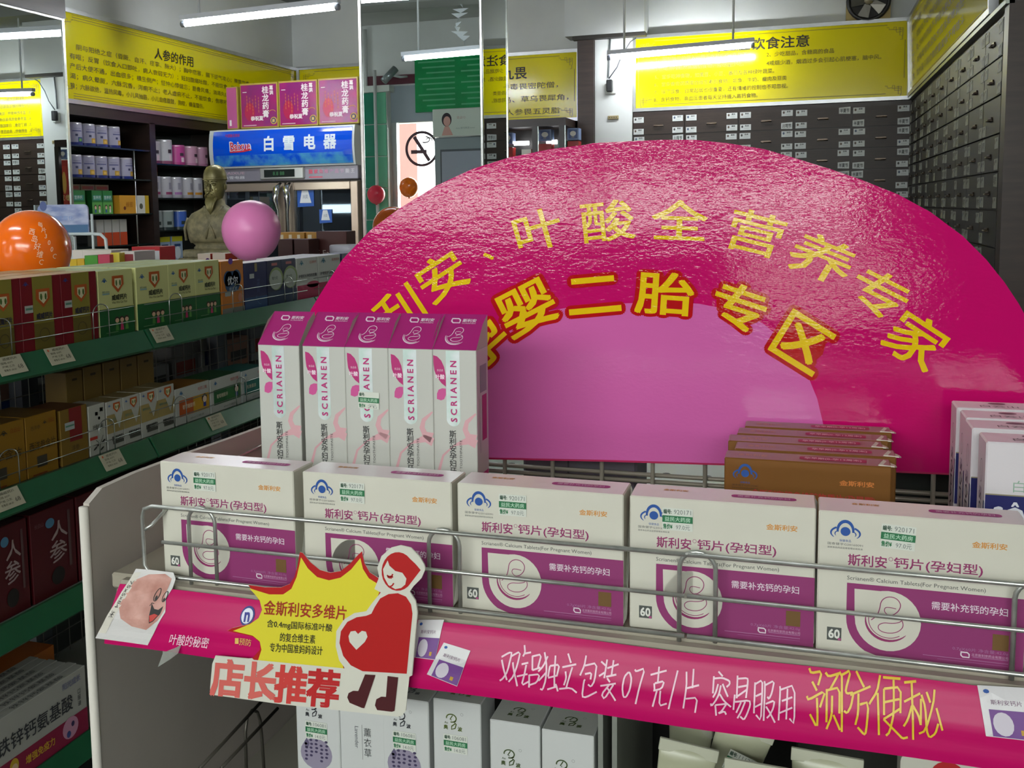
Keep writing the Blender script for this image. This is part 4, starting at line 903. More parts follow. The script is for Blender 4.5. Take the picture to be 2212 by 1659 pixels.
def orangef(cv, W, H):
    cv.rrect(W*.15, H*.40, W*.82, H*.80, W*.2, ink('#24466e')); cv.ell(W*.30, H*.66, W*.2, H*.15, ink('#24466e')); cv.ell(W*.68, H*.66, W*.2, H*.16, ink('#24466e'))
    cv.text('优尔', W*.49, H*.62, H*.16, ink('#d8dfe6'), 2, w=W*.46, off=.02); cv.text('维生素', W*.5, H*.46, H*.07, ink('#a8bccc'), 2, w=W*.36); cv.rect(0, 0, W, H*.10, ink('#7d8078'), 2); cv.ell(W*.42, H*.99, W*.1, H*.06, ink('#6a3aa4'), 2)
    cv.rrect(W*.12, H*.33, W*.38, H*.41, .002, ink('#a4aca8'), 3); cv.ell(W*.8, H*.28, W*.09, H*.08, ink('#c88a70'), 2)
row(476, 525, 563, 1.317, 1.464, 'orange carton with a dark blue badge on the top shelf', '#c8782c', orangef, None, back=1, top='#d49858')
def navy(cv, W, H):
    cv.rect(0, 0, W, H*.25, ink('#1c4070')); cv.rect(W*.45, H*.8, W*.56, H*.98, ink('#8c8058'), 2); cv.rect(W*.22, H*.66, W*.42, H*.76, ink('#b0b4b4'), 2); cv.vtext('褪黑素片', W*.6, H*.64, H*.07, ink('#4c5c88'), 2, w=W*.14); cv.arc(W*.7, H*.28, W*.2, H*.2, 180, 270, .001, ink('#4c7aac'), 2)
row(526, 575, 565, 1.317, 1.452, 'navy blue carton right of the orange one on the top shelf', '#1a1e50', navy, None, back=1, top='#c8c9c8')
def navygreen(cv, W, H):
    cv.ell(W*.62, H*.58, W*.5, H*.26, ink('#8c9c68')); cv.ell(W*.58, H*.56, W*.44, H*.22, ink('#b4bcb0'), 2); cv.text('葡力定', W*.5, H*.6, H*.07, ink('#2a3a30'), 3, w=W*.4); cv.rect(W*.3, H*.88, W*.7, H*.94, ink('#b06468'), 2); cv.rect(0, 0, W, H*.3, ink('#152a4c'), 3)
for k, (a, c) in enumerate(((576, 607), (607, 638))): row(a, c, 565, 1.317, 1.452, 'navy carton with a pale green oval, %s of the pair on the top shelf' % ('left' if k == 0 else 'right'), '#14183c', navygreen, 'navy and green cartons on the top green shelf', top='#c0c2be')
def pinkwhite(cv, W, H):
    cv.rect(0, 0, W, H*.34, ink('#a81448')); cv.ell(W*.75, H*.33, W*.3, H*.08, ink('#a81448')); cv.text('护肾安女神铁软胶囊', W*.5, H*.56, H*.08, ink('#3a3a3c'), 2, w=W*.85, off=.02); blueemb(cv, W*.22, H*.86, W*.2, ink('#3a7a94')); cv.text('佰澳朗德', W*.76, H*.88, H*.07, ink('#b86a5c'), 2, w=W*.34); cv.rect(W*.1, H*.47, W*.6, H*.48, ink('#9c9c9c'), 2)
for k, (a, c) in enumerate(((640, 686), (687, 735))): row(a, c, 560, 1.317, 1.449, 'white and crimson carton, %s of the pair at the right end of the top shelf' % ('left' if k == 0 else 'right'), '#bfc0b8', pinkwhite, 'white and crimson cartons on the top green shelf', back=1, top='#d0cfca')
row(738, 775, 556, 1.317, 1.449, 'dark navy carton behind the edge of the pink fan board', '#15183a', None, None)
# second shelf
def ginseng(cv, W, H):
    cv.text('西洋参含片', W*.5, H*.50, H*.15, ink('#3a2c10'), 2, w=W*.84); cv.text('西洋参', W*.3, H*.8, H*.07, ink('#5a4418'), 2, w=W*.3); blueemb(cv, W*.6, H*.84, W*.14, ink('#3a3420')); cv.text('白云山', W*.82, H*.86, H*.08, ink('#8a3a10'), 2, w=W*.18)
    cv.rect(W*.3, H*.14, W*.62, H*.32, ink('#3a3428'), 2); cv.rect(W*.15, H*.02, W*.6, H*.04, ink('#6a2c10'), 2)
row(-70, 52, 905, 1.052, 1.182, 'wide gold ginseng carton at the far left of the second shelf', '#8a6418', ginseng, None, d=.12, top='#6a4c18')
row(53, 122, 900, 1.052, 1.182, 'gold ginseng carton, second from the left on the second shelf', '#8a6418', ginseng, None, d=.12, top='#6a4c18')
def goldred2(cv, W, H):
    cv.rect(W*.32, H*.40, W*.78, H, ink('#7a1818')); cv.rect(W*.15, H*.62, W*.5, H*.76, ink('#a8b0ac'), 2); cv.rect(W*.17, H*.68, W*.48, H*.71, ink('#5a8a70'), 3); cv.text('洋参', W*.5, H*.28, H*.1, ink('#4a3814'), 2)
row(128, 188, 885, 1.052, 1.176, 'gold carton with a dark red panel on the second shelf', '#7c6024', goldred2, None, d=.1, top='#5a3018')
def plant(cv, W, H):
    g = ink('#2c2e28')
    for (x, y, r) in ((.45, .82, .1), (.75, .88, .12), (.6, .72, .07)): cv.ell(W*x, H*y, W*r, H*.03, g, 2, n=8, rot=30); cv.ell(W*x, H*y, W*r, H*.03, g, 2, n=8, rot=-40)
    cv.text('护骨胶囊', W*.5, H*.56, H*.10, g, 2, w=W*.6); cv.rect(0, H*.32, W*.45, H*.38, ink('#b83a2c'), 2); cv.stroke([(W*.55, H*.03), (W*.6, H*.2), (W*.8, H*.36)], .0015, g, 2); cv.stroke([(W*.6, H*.2), (W*.35, H*.30)], .0015, g, 2)
    for (x, y) in ((.3, .14), (.7, .1), (.5, .2), (.8, .24)): cv.ell(W*x, H*y, W*.13, H*.022, g, 2, n=8, rot=25)
row(190, 227, 882, 1.052, 1.168, 'tall white carton printed with a black plant on the second shelf', '#b9b9ae', plant, None, top='#b4b4aa')
def whitegold(cv, W, H):
    cv.rect(0, H*.34, W, H*.72, ink('#a08c54')); shield(cv, W*.6, H*.86, W*.2); blueemb(cv, W*.17, H*.9, W*.18, ink('#3a64a8')); cv.poly([(W*.45, H*.72), (W*.95, H*.72), (W*.72, H*.40)], ink('#b4b4a8'), 2); cv.text('氨糖软骨素钙片', W*.6, H*.22, H*.10, ink('#2c2c28'), 2, w=W*.7, off=.03); cv.rect(W*.3, H*.10, W*.95, H*.17, ink('#4c4c44'), 2); cv.text('编号10230', W*.3, H*.62, H*.06, ink('#4c8a7c'), 3, w=W*.45)
for k, (a, c) in enumerate(((228, 265), (265, 302), (303, 340), (340, 377))): row(a, c, 862, 1.052, 1.166, 'white and gold carton, %s from the left under the open kraft flaps' % ORD[k], '#b9b9b0', whitegold, 'white and gold cartons on the second green shelf', top='#8a7a50')
for k, (a, c, zt) in enumerate(((143, 180, 1.235), (182, 222, 1.238), (225, 261, 1.238), (263, 299, 1.238), (301, 335, 1.238))):
    o = row(a, c, 840, 1.052, zt, 'open kraft box flap standing up, %s from the left on the second shelf' % ORD[k], '#7a6230', lambda cv, W, H: cv.rrect(W*.35, H*.88, W*.65, H*.91, .002, ink('#3a2c14')), 'kraft flaps on the second green shelf', X=-1.61, d=.06, name='kraft_box')
def kid(c1, c2, tx):
    def f(cv, W, H):
        cv.rect(W*.1, H*.22, W*.97, H*.66, ink(c1)); cv.rect(W*.5, H*.22, W*.97, H*.66, ink(c2), 2); cv.ell(W*.83, H*.54, W*.08, H*.12, ink('#241c18'), 3, n=12); cv.ell(W*.83, H*.51, W*.06, H*.09, ink('#e8d0b8'), 4, n=12); cv.rect(W*.79, H*.3, W*.87, H*.42, ink('#2c3c8a'), 3)
        cv.text('哈药三精', W*.78, H*.84, H*.10, ink('#b8463c'), 2, w=W*.26); blueemb(cv, W*.16, H*.84, W*.12, ink('#3a74a8')); cv.text(tx, W*.36, H*.46, H*.12, ink('#e8e0c0'), 3, w=W*.36); cv.text('60ml 口服液', W*.6, H*.1, H*.06, ink('#6a6c64'), 2, w=W*.4)
    return f
row(377, 452, 832, 1.052, 1.148, 'white carton with an orange and yellow picture on the second shelf', '#b9bab2', kid('#b8541c', '#c49420', '葡萄糖酸钙'), None, d=.1, top='#9c6a28')
row(453, 520, 818, 1.052, 1.146, 'white carton with a dark green picture on the second shelf', '#b9bab2', kid('#1f5a2c', '#2c6a34', '葡萄糖酸锌'), None, d=.1, top='#2c5c34')
row(521, 575, 805, 1.052, 1.143, 'white carton with a teal picture behind the toothpaste boxes', '#b4bab6', kid('#1f6a64', '#2c7a6c', '乳铁蛋白'), None, d=.1, top='#3a7a74')
# goods on the far side of the mesh
random.seed(5)
for k in range(14):
    y = 1.5+.17*k; c = ['#a4a6a8', '#7c7a78', '#c4c4c2', '#a8806c', '#8c9098', '#cacac6', '#5c5a5c'][k % 7]; h = random.choice((.07, .1, .12, .15))
    sbx = MB(); sbx.box(0, 0, 0, .22, .15, h, M(c, rough=.45), .002, top=M(['#dcdcd8', '#b4b4b0', '#c89a7c', '#cacac6'][k % 4], rough=.35)); cvx = Canvas(sbx, (.22, 0, 0), (0, 1, 0), (0, 0, 1), (1, 0, 0), eps=.0008); cvx.rect(.02, h*.2, .13, h*.55, ink(['#2c4a8a', '#4a4a4a', '#8a3a2c'][k % 3])); 
    setp(sbx.build('far_side_carton', loc=(-2.13, y, 1.052)), '%s carton behind the wire mesh, %s from the near end' % (['grey', 'dark', 'white', 'brown'][k % 4], (ORD+['thirteenth', 'fourteenth'])[k]), 'box', 'cartons behind the wire mesh')
# third shelf
def redbox(cv, W, H):
    wt = ink('#a08c8a'); cv.text('人', W*.62, H*.72, H*.22, wt, 2, em=True, w=W*.4, off=.01); cv.text('参', W*.58, H*.48, H*.26, wt, 2, em=True, w=W*.42, off=.01); cv.ell(W*.42, H*.83, W*.10, H*.055, ink('#4c7c9c'), 2); cv.ell(W*.55, H*.2, W*.15, H*.1, ink('#1c1410'), 2); cv.text('长白山', W*.18, H*.85, H*.05, ink('#7c5a5c'), 2, w=W*.2); cv.rect(W*.82, H*.25, W*.88, H*.9, ink('#5a4040'), 2)
for k, (a, c) in enumerate(((-35, 55), (62, 160), (164, 250), (254, 330), (334, 400))): row(a, c, 1090, .782, .975, 'dark red 人参 gift carton, %s from the left on the third shelf' % ORD[k], '#4c0c14', redbox, 'dark red gift cartons on the third green shelf', d=.12, top='#3a1014')
# bottom shelf: slim white cartons
def iron(cv, W, H):
    cv.rect(0, 0, W, H*.36, ink('#8c0c3c')); cv.text('铁锌钙氨基酸', W*.56, H*.60, H*.24, ink('#2c2e34'), 2, w=W*.62, off=.01); cv.vtext('口服液', W*.93, H*.72, H*.085, ink('#3a3c40'), 2, w=.012); cv.vtext('江绿牌', W*.20, H*.62, H*.085, ink('#4c4e54'), 2, w=.012)
    cv.text('阳光成长', W*.87, H*.88, H*.10, ink('#7a7c98'), 2, w=W*.16, off=.02); blueemb(cv, W*.05, H*.62, .03, ink('#2c3c7a'))
    cv.ell(W*.84, H*.22, W*.07, H*.16, ink('#c48ca8'), 2); cv.ell(W*.82, H*.14, W*.018, H*.05, ink('#3a4c8a'), 3); cv.ell(W*.86, H*.26, W*.014, H*.04, ink('#3a2c5a'), 3); cv.text('增强免疫力', W*.58, H*.2, H*.12, ink('#d0a02c'), 2, w=W*.24, off=.03)
    cv.ell(W*.37, H*.24, W*.035, H*.11, ink('#c8a42c'), 2); cv.ell(W*.37, H*.20, W*.026, H*.075, ink('#e0bc94'), 3); cv.rect(W*.34, 0, W*.40, H*.11, ink('#2c4c9c'), 2)
for k in range(6):
    b = MB(); w2 = .37; b.box(0, 0, 0, w2, .024, .15, M('#a9a9a2', rough=.4), .0012)
    cv = Canvas(b, (0, 0, 0), (1, 0, 0), (0, 0, 1), (0, -1, 0), eps=.0006); iron(cv, w2, .15)
    cv = Canvas(b, (0, 0, .15), (1, 0, 0), (0, 1, 0), (0, 0, 1), eps=.0006); cv.text('铁锌钙氨基酸', .62*w2, .012, .013, ink('#3c3e40'), 1, w=.16); cv.text('阳光成长', .25*w2, .012, .010, ink('#7a7a90'), 1, w=.06)
    setp(b.build('slim_carton', loc=(-1.505-.026*k, 1.49+.004*(k % 2), .446), rotz=PI/2), 'slim white and crimson carton, %s in the stack at the lower left' % ('frontmost' if k == 0 else ORD[k]+' from the front'), 'box', 'slim white cartons at the lower left')
plainbox('orange_carton', 'orange carton behind the slim white cartons at the lower left', 'box', -1.69, 1.62, .446, .12, .36, .125, '#b8641c', lambda cv, W, H: cv.rect(W*.1, H*.3, W*.8, H*.6, ink('#d08c3c')), top='#b4601c')

# ------------------------------------------------------------------ balloons
def balloon(label, c, r, col, mouth=(0, 0, -1), name='balloon', txt=None, rgh=.18):
    t = thing(name, label, 'balloon', c); b = MB(); n = 32; k = 20; vs = []
    for i in range(k+1):
        th = PI*i/k; q = math.sin(th)*(1-.06*(1-math.cos(PI-th))**1.0*.5)
        z = -math.cos(th)*(1.04 if th < PI/2 else 1.0)
        for j in range(n): a = 2*PI*j/n; vs.append((r*q*math.cos(a), r*q*math.sin(a), r*z))
    b.add(vs, [(i*n+j, i*n+(j+1) % n, (i+1)*n+(j+1) % n, (i+1)*n+j) for i in range(k) for j in range(n)], M(col, rough=rgh, spec=.5, coat=0 if rgh > .2 else .3), True); b.build('balloon_skin', t)
    b = MB(); b.lathe(0, 0, [(.012*r/.1, -r*1.12), (.006*r/.1, -r*1.07), (.012*r/.1, -r*1.02)], M(col, rough=.3), 10); b.build('knot', t)
    return t
p = PX(543, 498, -1.97); r = 65/F_PX*(p-CAM).length*.985
balloon('round pink balloon in front of the fridge, behind the top row of cartons', p, r, '#f48cc8', rgh=.32)
p = PX(68, 540, -1.93); r = 82/F_PX*(p-CAM).length*.97
t = balloon('large orange printed balloon at the left edge above the red cartons', p, r, '#f06a06')
b = MB(); ul = (CAM-p).normalized()
def bfn(x, y):
    # x = longitude-ish, y = latitude on the balloon (radians), centred toward the viewer
    f = ul; s_ = Vector((0, 0, 1)).cross(f).normalized(); u = f.cross(s_)
    d = (f*math.cos(y)*math.cos(x)+s_*math.cos(y)*math.sin(x)+u*math.sin(y)); return d*(r*1.012)
cv = Canvas(b, n=(0, 0, 0), eps=0, fn=bfn, maxl=.04); wt = ink('#f4d4b4')
for i, ch in enumerate('西岛好维C'): cv.text(ch, .04+.05*i, .46-.19*i, .19, wt, 1, w=.16, em=True, rot=-14)
for i, ch in enumerate('每片300C'): cv.text(ch, .30+.055*i, .66-.165*i, .17, wt, 1, w=.15, em=True, rot=-14)
b.build('balloon_print', t)
balloon('red balloon mirrored in the silver pillar in front of the green tiles', Vector((-3.81, FRONT_Y+.25, 1.74)), .088, '#e8324e')
balloon('orange balloon mirrored in the silver pillar below the no smoking decal', Vector((-3.48, FRONT_Y+.25, 1.80)), .092, '#ff7a10')
# ================================================================== FRONT DISPLAY RACK
SZ = 1.288
t = thing('display_rack', 'front shelf rack with steel wire guards, white side board and beige shelf', 'rack', (0, 0, 0))
BG = M('#a39c8c', rough=.42, noise=.05, nscale=10)
b = MB(); b.box(-.568, .742, SZ-.014, .62, 1.10, SZ, BG, .002); b.build('shelf_board', t)
b = MB()
for (y0, y1, z0, z1) in ((.730, .742, SZ-.018, SZ-.001), (.7262, .7305, SZ-.022, SZ-.006)): b.box(-.552, y0, z0, .62, y1, z1, BG, .0025)
b.build('front_lip', t)
b = MB(); b.prism([(-.552, .7285, SZ-.022), (-.552, .7265, SZ-.047), (-.552, .730, SZ-.050), (-.552, .7325, SZ-.022)], (1.17, 0, 0), M('#8d9089', rough=.45)); b.build('price_channel', t)
# side board (foam board, worn top edge)
b = MB(); SB = M('#b9b1a8', rough=.7, noise=.08, nscale=9)
top = [(.731, 1.352), (.75, 1.361), (.80, 1.3625), (.88, 1.361), (.97, 1.358), (1.06, 1.356), (1.20, 1.356)]
P = [(-.584, .728, .2)]+[(-.584, y, z) for y, z in top]+[(-.584, 1.2, .2)]
b.prism(P, (.006, 0, 0), SB); b.build('side_board', t)
b = MB(); b.tube([(-.581, .7275, .25), (-.581, .7275, 1.350)], .0042, M('#cfcac0', rough=.7), 8); b.build('board_edge', t)
# lower shelf and supports
b = MB(); b.box(-.568, .76, .985, .62, 1.10, 1.0, M('#8f8b80', rough=.45), .002); b.build('lower_shelf', t)
for x in (-.56, .05, .6): b = MB(); b.box(x, 1.092, 0, x+.03, 1.12, 1.75 if x > .5 else 1.36, M('#6d6c68', rough=.45, metal=.4)); b.build('upright', t)
# rear wire grid
GW = M('#8d877a', rough=.4, metal=.3)
for k in range(22): x = -.52+.0535*k; b = MB(); b.tube([(x, 1.085, SZ-.2), (x, 1.085, 1.345)], .0024, GW, 6); b.build('grid_wire', t)
for z in (SZ+.0225, SZ+.0295, SZ-.11, 1.345): b = MB(); b.tube([(-.55, 1.089, z), (.62, 1.089, z)], .0024, GW, 6); b.build('grid_bar', t)
# perforated shelf of the other side, pale green
PFm = M('#aebab0', rough=.4)
b = MB(); b.box(-.56, 1.125, 1.20, .62, 1.75, 1.212, PFm, .002); cv = Canvas(b, (-.56, 1.125, 1.212), (1, 0, 0), (0, 1, 0), (0, 0, 1), eps=.0006)
for i in range(20):
    for j in range(8): cv.ell(.03+.058*i, .03+.05*j, .006, .006, M('#23282a', rough=.8), 1, n=10)
b.build('perforated_shelf', t)
b = MB(); b.box(-.30, 1.14, 1.213, -.17, 1.22, 1.36, M('#5f5b64', rough=.45), .003); cv = Canvas(b, (-.30, 1.14, 1.213), (1, 0, 0), (0, 0, 1), (0, -1, 0), eps=.0006); cv.rect(.052, 0, .054, .147, ink('#3c3a40')); cv.rect(.072, .05, .078, .075, ink('#1c1a1e'), 2)
setp(b.build('grey_carton'), 'grey boxed item seen through the wire grid below the pink board', 'box')
b = MB(); b.box(.075, 1.14, 1.213, .21, 1.3, 1.33, M('#1e2320', rough=.3), .003); setp(b.build('black_carton'), 'black item behind the grid to the right of the brown cartons', 'box')
# small side wires at the left behind the boxes
b = MB(); b.tube([(-.57, .90, 1.335), (-.57, 1.08, 1.342)], .0018, WIRE, 6); b.tube([(-.57, .90, 1.335), (-.57, .90, 1.295)], .0018, WIRE, 6); b.build('side_wire', t)

t2 = thing('lower_wire_guard', 'dark wire guard of the lower shelf at the left behind the card', 'wire guard', (0, 0, 0)); XG = -.50
for A_, B_ in (((432, 1659), (572, 1508)), ((478, 1659), (600, 1530))):
    b = MB(); b.tube([PX(*A_, XG), PX(*B_, XG)], .0017, M('#55524a', rough=.45, metal=.6), 6); b.build('guard_rail', t2)
b = MB(); b.tube([PX(x, y, XG-.004) for x, y in ((532, 1659), (530, 1580), (534, 1550), (545, 1534), (556, 1538), (562, 1556), (566, 1600), (570, 1659))], .0016, M('#55524a', rough=.45, metal=.6), 6); b.build('guard_hoop', t2)
# wire guards
def guard(label, pts):
    (x0, x1, hoops, left) = pts
    t = thing('wire_guard', label, 'wire guard', (x0, .733, SZ))
    zt, zm, zb = .0662, .0366, .0062; L = x1-x0; r = .0017; Yg = .0
    b = MB()
    corner = [(.010, 0, zb), (.004, 0, zb+.002), (0, 0, zb+.008), (0, 0, zt-.010), (.002, 0, zt-.003), (.010, 0, zt)]
    if left > 0: b.tube([(L, 0, zb)]+corner+[(L, 0, zt)], r, WIRE, 10)
    else: b.tube([(0, 0, zb), (L, 0, zb)], r, WIRE, 10); b.tube([(0, 0, zt), (L, 0, zt)], r, WIRE, 10)
    b.build('frame_wire', t)
    b = MB(); b.tube([(left, -.002, zm), (L, -.002, zm)], r*.95, WIRE, 8); b.build('middle_rail', t)
    for hx in hoops:
        h0 = hx-x0; w2 = .0125
        b = MB(); P = [(h0-w2, .004, zb-.006)]+[(h0-w2*math.cos(PI*i/10), .004-.001*math.sin(PI*i/10), zt-.011+.0125*math.sin(PI*i/10)) for i in range(11)]+[(h0+w2, .004, zb-.004)]
        b.tube(P, r, WIRE, 8); b.build('hoop', t)
        b = MB(); b.lathe(h0+w2, .0, [(.0048, -.0065), (.0048, -.0055)], M('#14120f'), 12); b.build('socket_hole', t)
    if left > 0:
        b = MB(); b.tube([(0, 0, zt-.022), (.006, .004, zt-.018), (.016, .022, zt-.002)], r*.9, WIRE, 6); b.tube([(.016, .022, zt-.002), (.012, .024, zt-.016), (.020, .026, zb+.004)], r*.9, DARKWIRE, 6); b.build('side_return', t)
    return t
xj = PY(1481, 1373, .733).x
guard('left steel wire guard in front of the first four calcium cartons', (PY(309, 1150, .733).x, xj-.001, [PY(431, 1150, .733).x, PY(956, 1200, .733).x], .020))
guard('right steel wire guard in front of the last calcium cartons', (xj+.001, .40, [PY(1505, 1300, .733).x, PY(2240, 1350, .733).x], .0))

# calcium cartons
MG = M('#8a3068', rough=.45); MG2 = ink('#8c2a60'); GOLD = ink('#c98a3c'); BLU = ink('#174a94'); GY = ink('#4c4e4c')
def emblem(cv, x, y, s, m=BLU, L=2):
    cv.ell(x, y, s*.17, s*.17, m, L, n=20)
    cv.arc(x, y+s*.02, s*.27, s*.36, -8, 188, [s*.07+s*.05*math.sin(PI*i/16) for i in range(17)], m, L, 16)
    for f in (1, -1):
        A = [90+f*d for d in (128, 38)]; B_ = [90+f*d for d in (118, 40)]
        cv.arc(x, y-s*.07, s*.50, s*.26, A[0], A[1], [s*.012+s*.055*math.sin(PI*min(1, i/9+.1)*.5) for i in range(13)], m, L, 12)
        cv.arc(x, y-s*.10, s*.36, s*.17, B_[0], B_[1], [s*.006+s*.032*math.sin(PI*i/12) for i in range(13)], m, L, 12)
def mother(cv, x, y, s, m, L=3, w=.035):
    def st(P, k=.6):      # smooth stroke through control points
        Q = P
        for _ in range(2):
            R_ = [Q[0]]
            for i in range(len(Q)-1):
                (x0, y0), (x1, y1) = Q[i], Q[i+1]; R_ += [(x0*.75+x1*.25, y0*.75+y1*.25), (x0*.25+x1*.75, y0*.25+y1*.75)]
            Q = R_+[Q[-1]]
        cv.stroke([(x+a*s, y+b_*s) for a, b_ in Q], s*w*k, m, L)
    st([(-.33, -.04), (-.22, .06), (-.17, .22), (-.15, .40), (-.02, .50), (.14, .48), (.23, .36), (.20, .22), (.10, .12), (.02, .10)])
    st([(.14, .25), (.02, .27), (-.07, .26), (-.09, .18), (-.03, .11), (.02, .10)], .5)
    st([(-.02, .02), (.06, .10), (.20, .08), (.28, -.02), (.28, -.14), (.16, -.26), (-.04, -.29), (-.18, -.24), (-.20, -.14), (-.10, -.07), (.06, -.07), (.20, -.04), (.26, .02)], .55)
    n = 16; P = [(x+.44*s*math.cos(math.radians(170+150*i/n)), y-.02*s+.43*s*math.sin(math.radians(170+150*i/n))) for i in range(n+1)]
    cv.stroke(P, [s*(.01+.045*math.sin(PI*i/n)**.8) for i in range(n+1)], m, L)
    P = [(x+.38*s*math.cos(math.radians(175+130*i/n)), y-.02*s+.37*s*math.sin(math.radians(175+130*i/n))) for i in range(n+1)]
    cv.stroke(P, s*w*.5, m, L)
def leafmark(cv, x, y, s, m, L=2):
    cv.stroke([(x-.5*s, y+.3*s), (x+.25*s, y+.3*s), (x+.45*s, y+.1*s), (x+.45*s, y-.3*s), (x-.25*s, y-.3*s), (x-.45*s, y-.1*s), (x-.45*s, y+.2*s)], s*.16, m, L)
def price_sticker(parent, o, num='920171', pr='97.0', s=1.0, rot=0.0, wht=True):
    b = MB(); w2, h = .0215*s, .0165*s; c, q = math.cos(rot), math.sin(rot)
    U = Vector((c, 0, q)); V = Vector((-q, 0, c))
    o = Vector(o); b.prism([o, o+U*w2, o+U*w2+V*h, o+V*h], (0, -.0002, 0), M('#cfd2c8', rough=.35))
    cv = Canvas(b, o+Vector((0, -.0002, 0)), U, V, (0, -1, 0), eps=.00012); gr = ink('#1c6a40'); gd = ink('#2c4a38')
    cv.rect(0, h*.36, w2, h*.66, gr, 1); cv.text('益民大药房', w2*.5, h*.51, h*.2, ink('#a8ccb0'), 2, w=w2*.84, off=.02)
    cv.text('编号:', w2*.17, h*.84, h*.20, gd, 1, w=w2*.26, off=.05); cv.text(num, w2*.66, h*.84, h*.20, ink('#6c7470'), 1, w=w2*.56)
    cv.text('售价¥', w2*.18, h*.17, h*.22, gr, 1, w=w2*.30, off=.05); cv.text(pr+'元', w2*.68, h*.16, h*.22, ink('#6c7470'), 1, w=w2*.46)
    return b.build('price_sticker', parent)
CW, CH, CD = .1285, .1, .036
def calcium():
    t = thing('calcium_carton', 'x', 'box', group='white and purple calcium cartons in the front row')
    b = MB(); b.box(0, 0, 0, CW, CD, CH, WHITEC, .0009, top=M('#ddced0', rough=.26)); b.build('carton', t)
    b = MB(); cv = Canvas(b, (0, 0, 0), (1, 0, 0), (0, 0, 1), (0, -1, 0), eps=.00016); W, H = CW, CH
    emblem(cv, W*.136, H*.865, W*.145); cv.text('保健食品', W*.136, H*.800, H*.018, BLU, 1, w=W*.058)
    cv.text('国食健字G20160091', W*.136, H*.774, H*.018, GY, 1, w=W*.175); cv.text('国家食品药品监督管理总局批准', W*.136, H*.748, H*.013, GY, 1, w=W*.175)
    cv.text('金斯利安', W*.825, H*.845, H*.042, GOLD, 1, w=W*.16, off=.03)
    cv.text('斯利安', W*.248, H*.670, H*.080, MG2, 1, w=W*.19, off=.022); cv.arc(W*.362, H*.697, .0013, .0013, 0, 360, .0003, MG2, 1, 10); cv.text('钙片(孕妇型)', W*.588, H*.670, H*.085, MG2, 1, w=W*.42, off=.018)
    cv.text('Scrianen® Calcium Tablets(For Pregnant Women)', W*.15, H*.538, H*.038, GY, 1, w=W*.665, align='l', off=.004)
    P = [(W*.15, H*.505), (W*.9995, H*.505), (W*.9995, H*.002), (W*.32, H*.002)]
    for i in range(1, 9): a = math.radians(-115-65*i/8); P.append((W*.36+W*.21*math.cos(a), H*.26+H*.27*math.sin(a)))
    cv.poly(P, MG, 1)
    cx, cy, r = W*.355, H*.262, .0208
    cv.ell(cx, cy, r, r*1.02, WHITEC, 2, n=32)
    P = [(W*.188, H*.468), (cx, H*.468), (cx, cy), (W*.192, cy)]; cv.poly(P, WHITEC, 2)
    mother(cv, cx+.0005, cy+.001, .033, MG2, 3, w=.03)
    cv.text('需要补充钙的孕妇', W*.565, H*.405, H*.056, ink('#dccfd8'), 2, w=W*.355, align='l', off=.008)
    cv.rect(W*.855, H*.14, W*.93, H*.25, ink('#6a4c20'), 2)
    cv.text('0.7gX60片 净含量:42.0g', W*.93, H*.122, H*.028, ink('#a06a94'), 2, w=W*.26, align='r')
    leafmark(cv, W*.73, H*.086, .0055, ink('#dccfd8'), 2); cv.text('北京斯利安药业有限公司', W*.93, H*.092, H*.020, ink('#c8a0bc'), 2, w=W*.17, align='r'); cv.rect(W*.765, H*.075, W*.93, H*.079, ink('#a8749c'), 2)
    cv.rect(W*.53, H*.052, W*.93, H*.056, ink('#a8749c'), 2); cv.rect(W*.6, H*.036, W*.93, H*.039, ink('#9c5c8c'), 2)
    cv.rect(W*.055, H*.085, W*.128, H*.178, ink('#4c504c'), 2); cv.text('60', W*.091, H*.132, H*.062, ink('#d8d8d0'), 3, w=W*.055, off=.04); cv.rect(W*.111, H*.088, W*.126, H*.104, ink('#a8487c'), 3)
    b.build('front_print', t)
    b = MB(); cv = Canvas(b, (0, 0, CH), (1, 0, 0), (0, 1, 0), (0, 0, 1), eps=.00016)
    cv.text('金斯利安', W*.24, CD*.62, .005, GOLD, 1, w=.018, off=.02); cv.rrect(W*.55, CD*.40, W*.90, CD*.62, .0035, ink('#a83a80')); cv.text('需要补充钙的孕妇', W*.725, CD*.51, .0045, ink('#dcb8cc'), 2, w=.036); b.build('top_print', t)
    b = MB(); b.prism([(CW, .002, .002), (CW+.0012, .006, .004), (CW+.0012, CD-.004, .096), (CW, CD-.002, .098)], (.0003, 0, 0), M('#c4c2b8')); b.build('side_flap', t)
    return t
c0 = calcium(); price_sticker(c0, (CW*.262, -.0004, CH*.775))
XS = [PY(345, 1005, .75).x, PY(651, 1025, .75).x, PY(985, 1040, .75).x, PY(1358, 1060, .75).x, PY(1766, 1095, .75).x]
NM = ['leftmost white and purple calcium carton, beside the side board', 'calcium carton behind the yellow promotion card, second from the left', 'middle one of the five white and purple calcium cartons', 'calcium carton fourth from the left, with a wire hoop over its round picture', 'calcium carton fifth from the left, nearest the right edge']
c0.location = (XS[0], .75, SZ+.001); c0['label'] = NM[0]; c0.rotation_euler = (0, 0, -.02)
for k in range(1, 5):
    c = dup(c0, (XS[k]+.0008, .75-.002*(k == 4), SZ+.001), (-.01, 0.0, .01, -.004)[k-1], NM[k])
    if k in (3, 4):
        for ch in c.children:
            if ch.name.startswith('price_sticker'): ch.location = ((-.010, 0, -.001), (.002, 0, .002))[k-3]; ch.rotation_euler = (0, (0, .05)[k-3], 0)

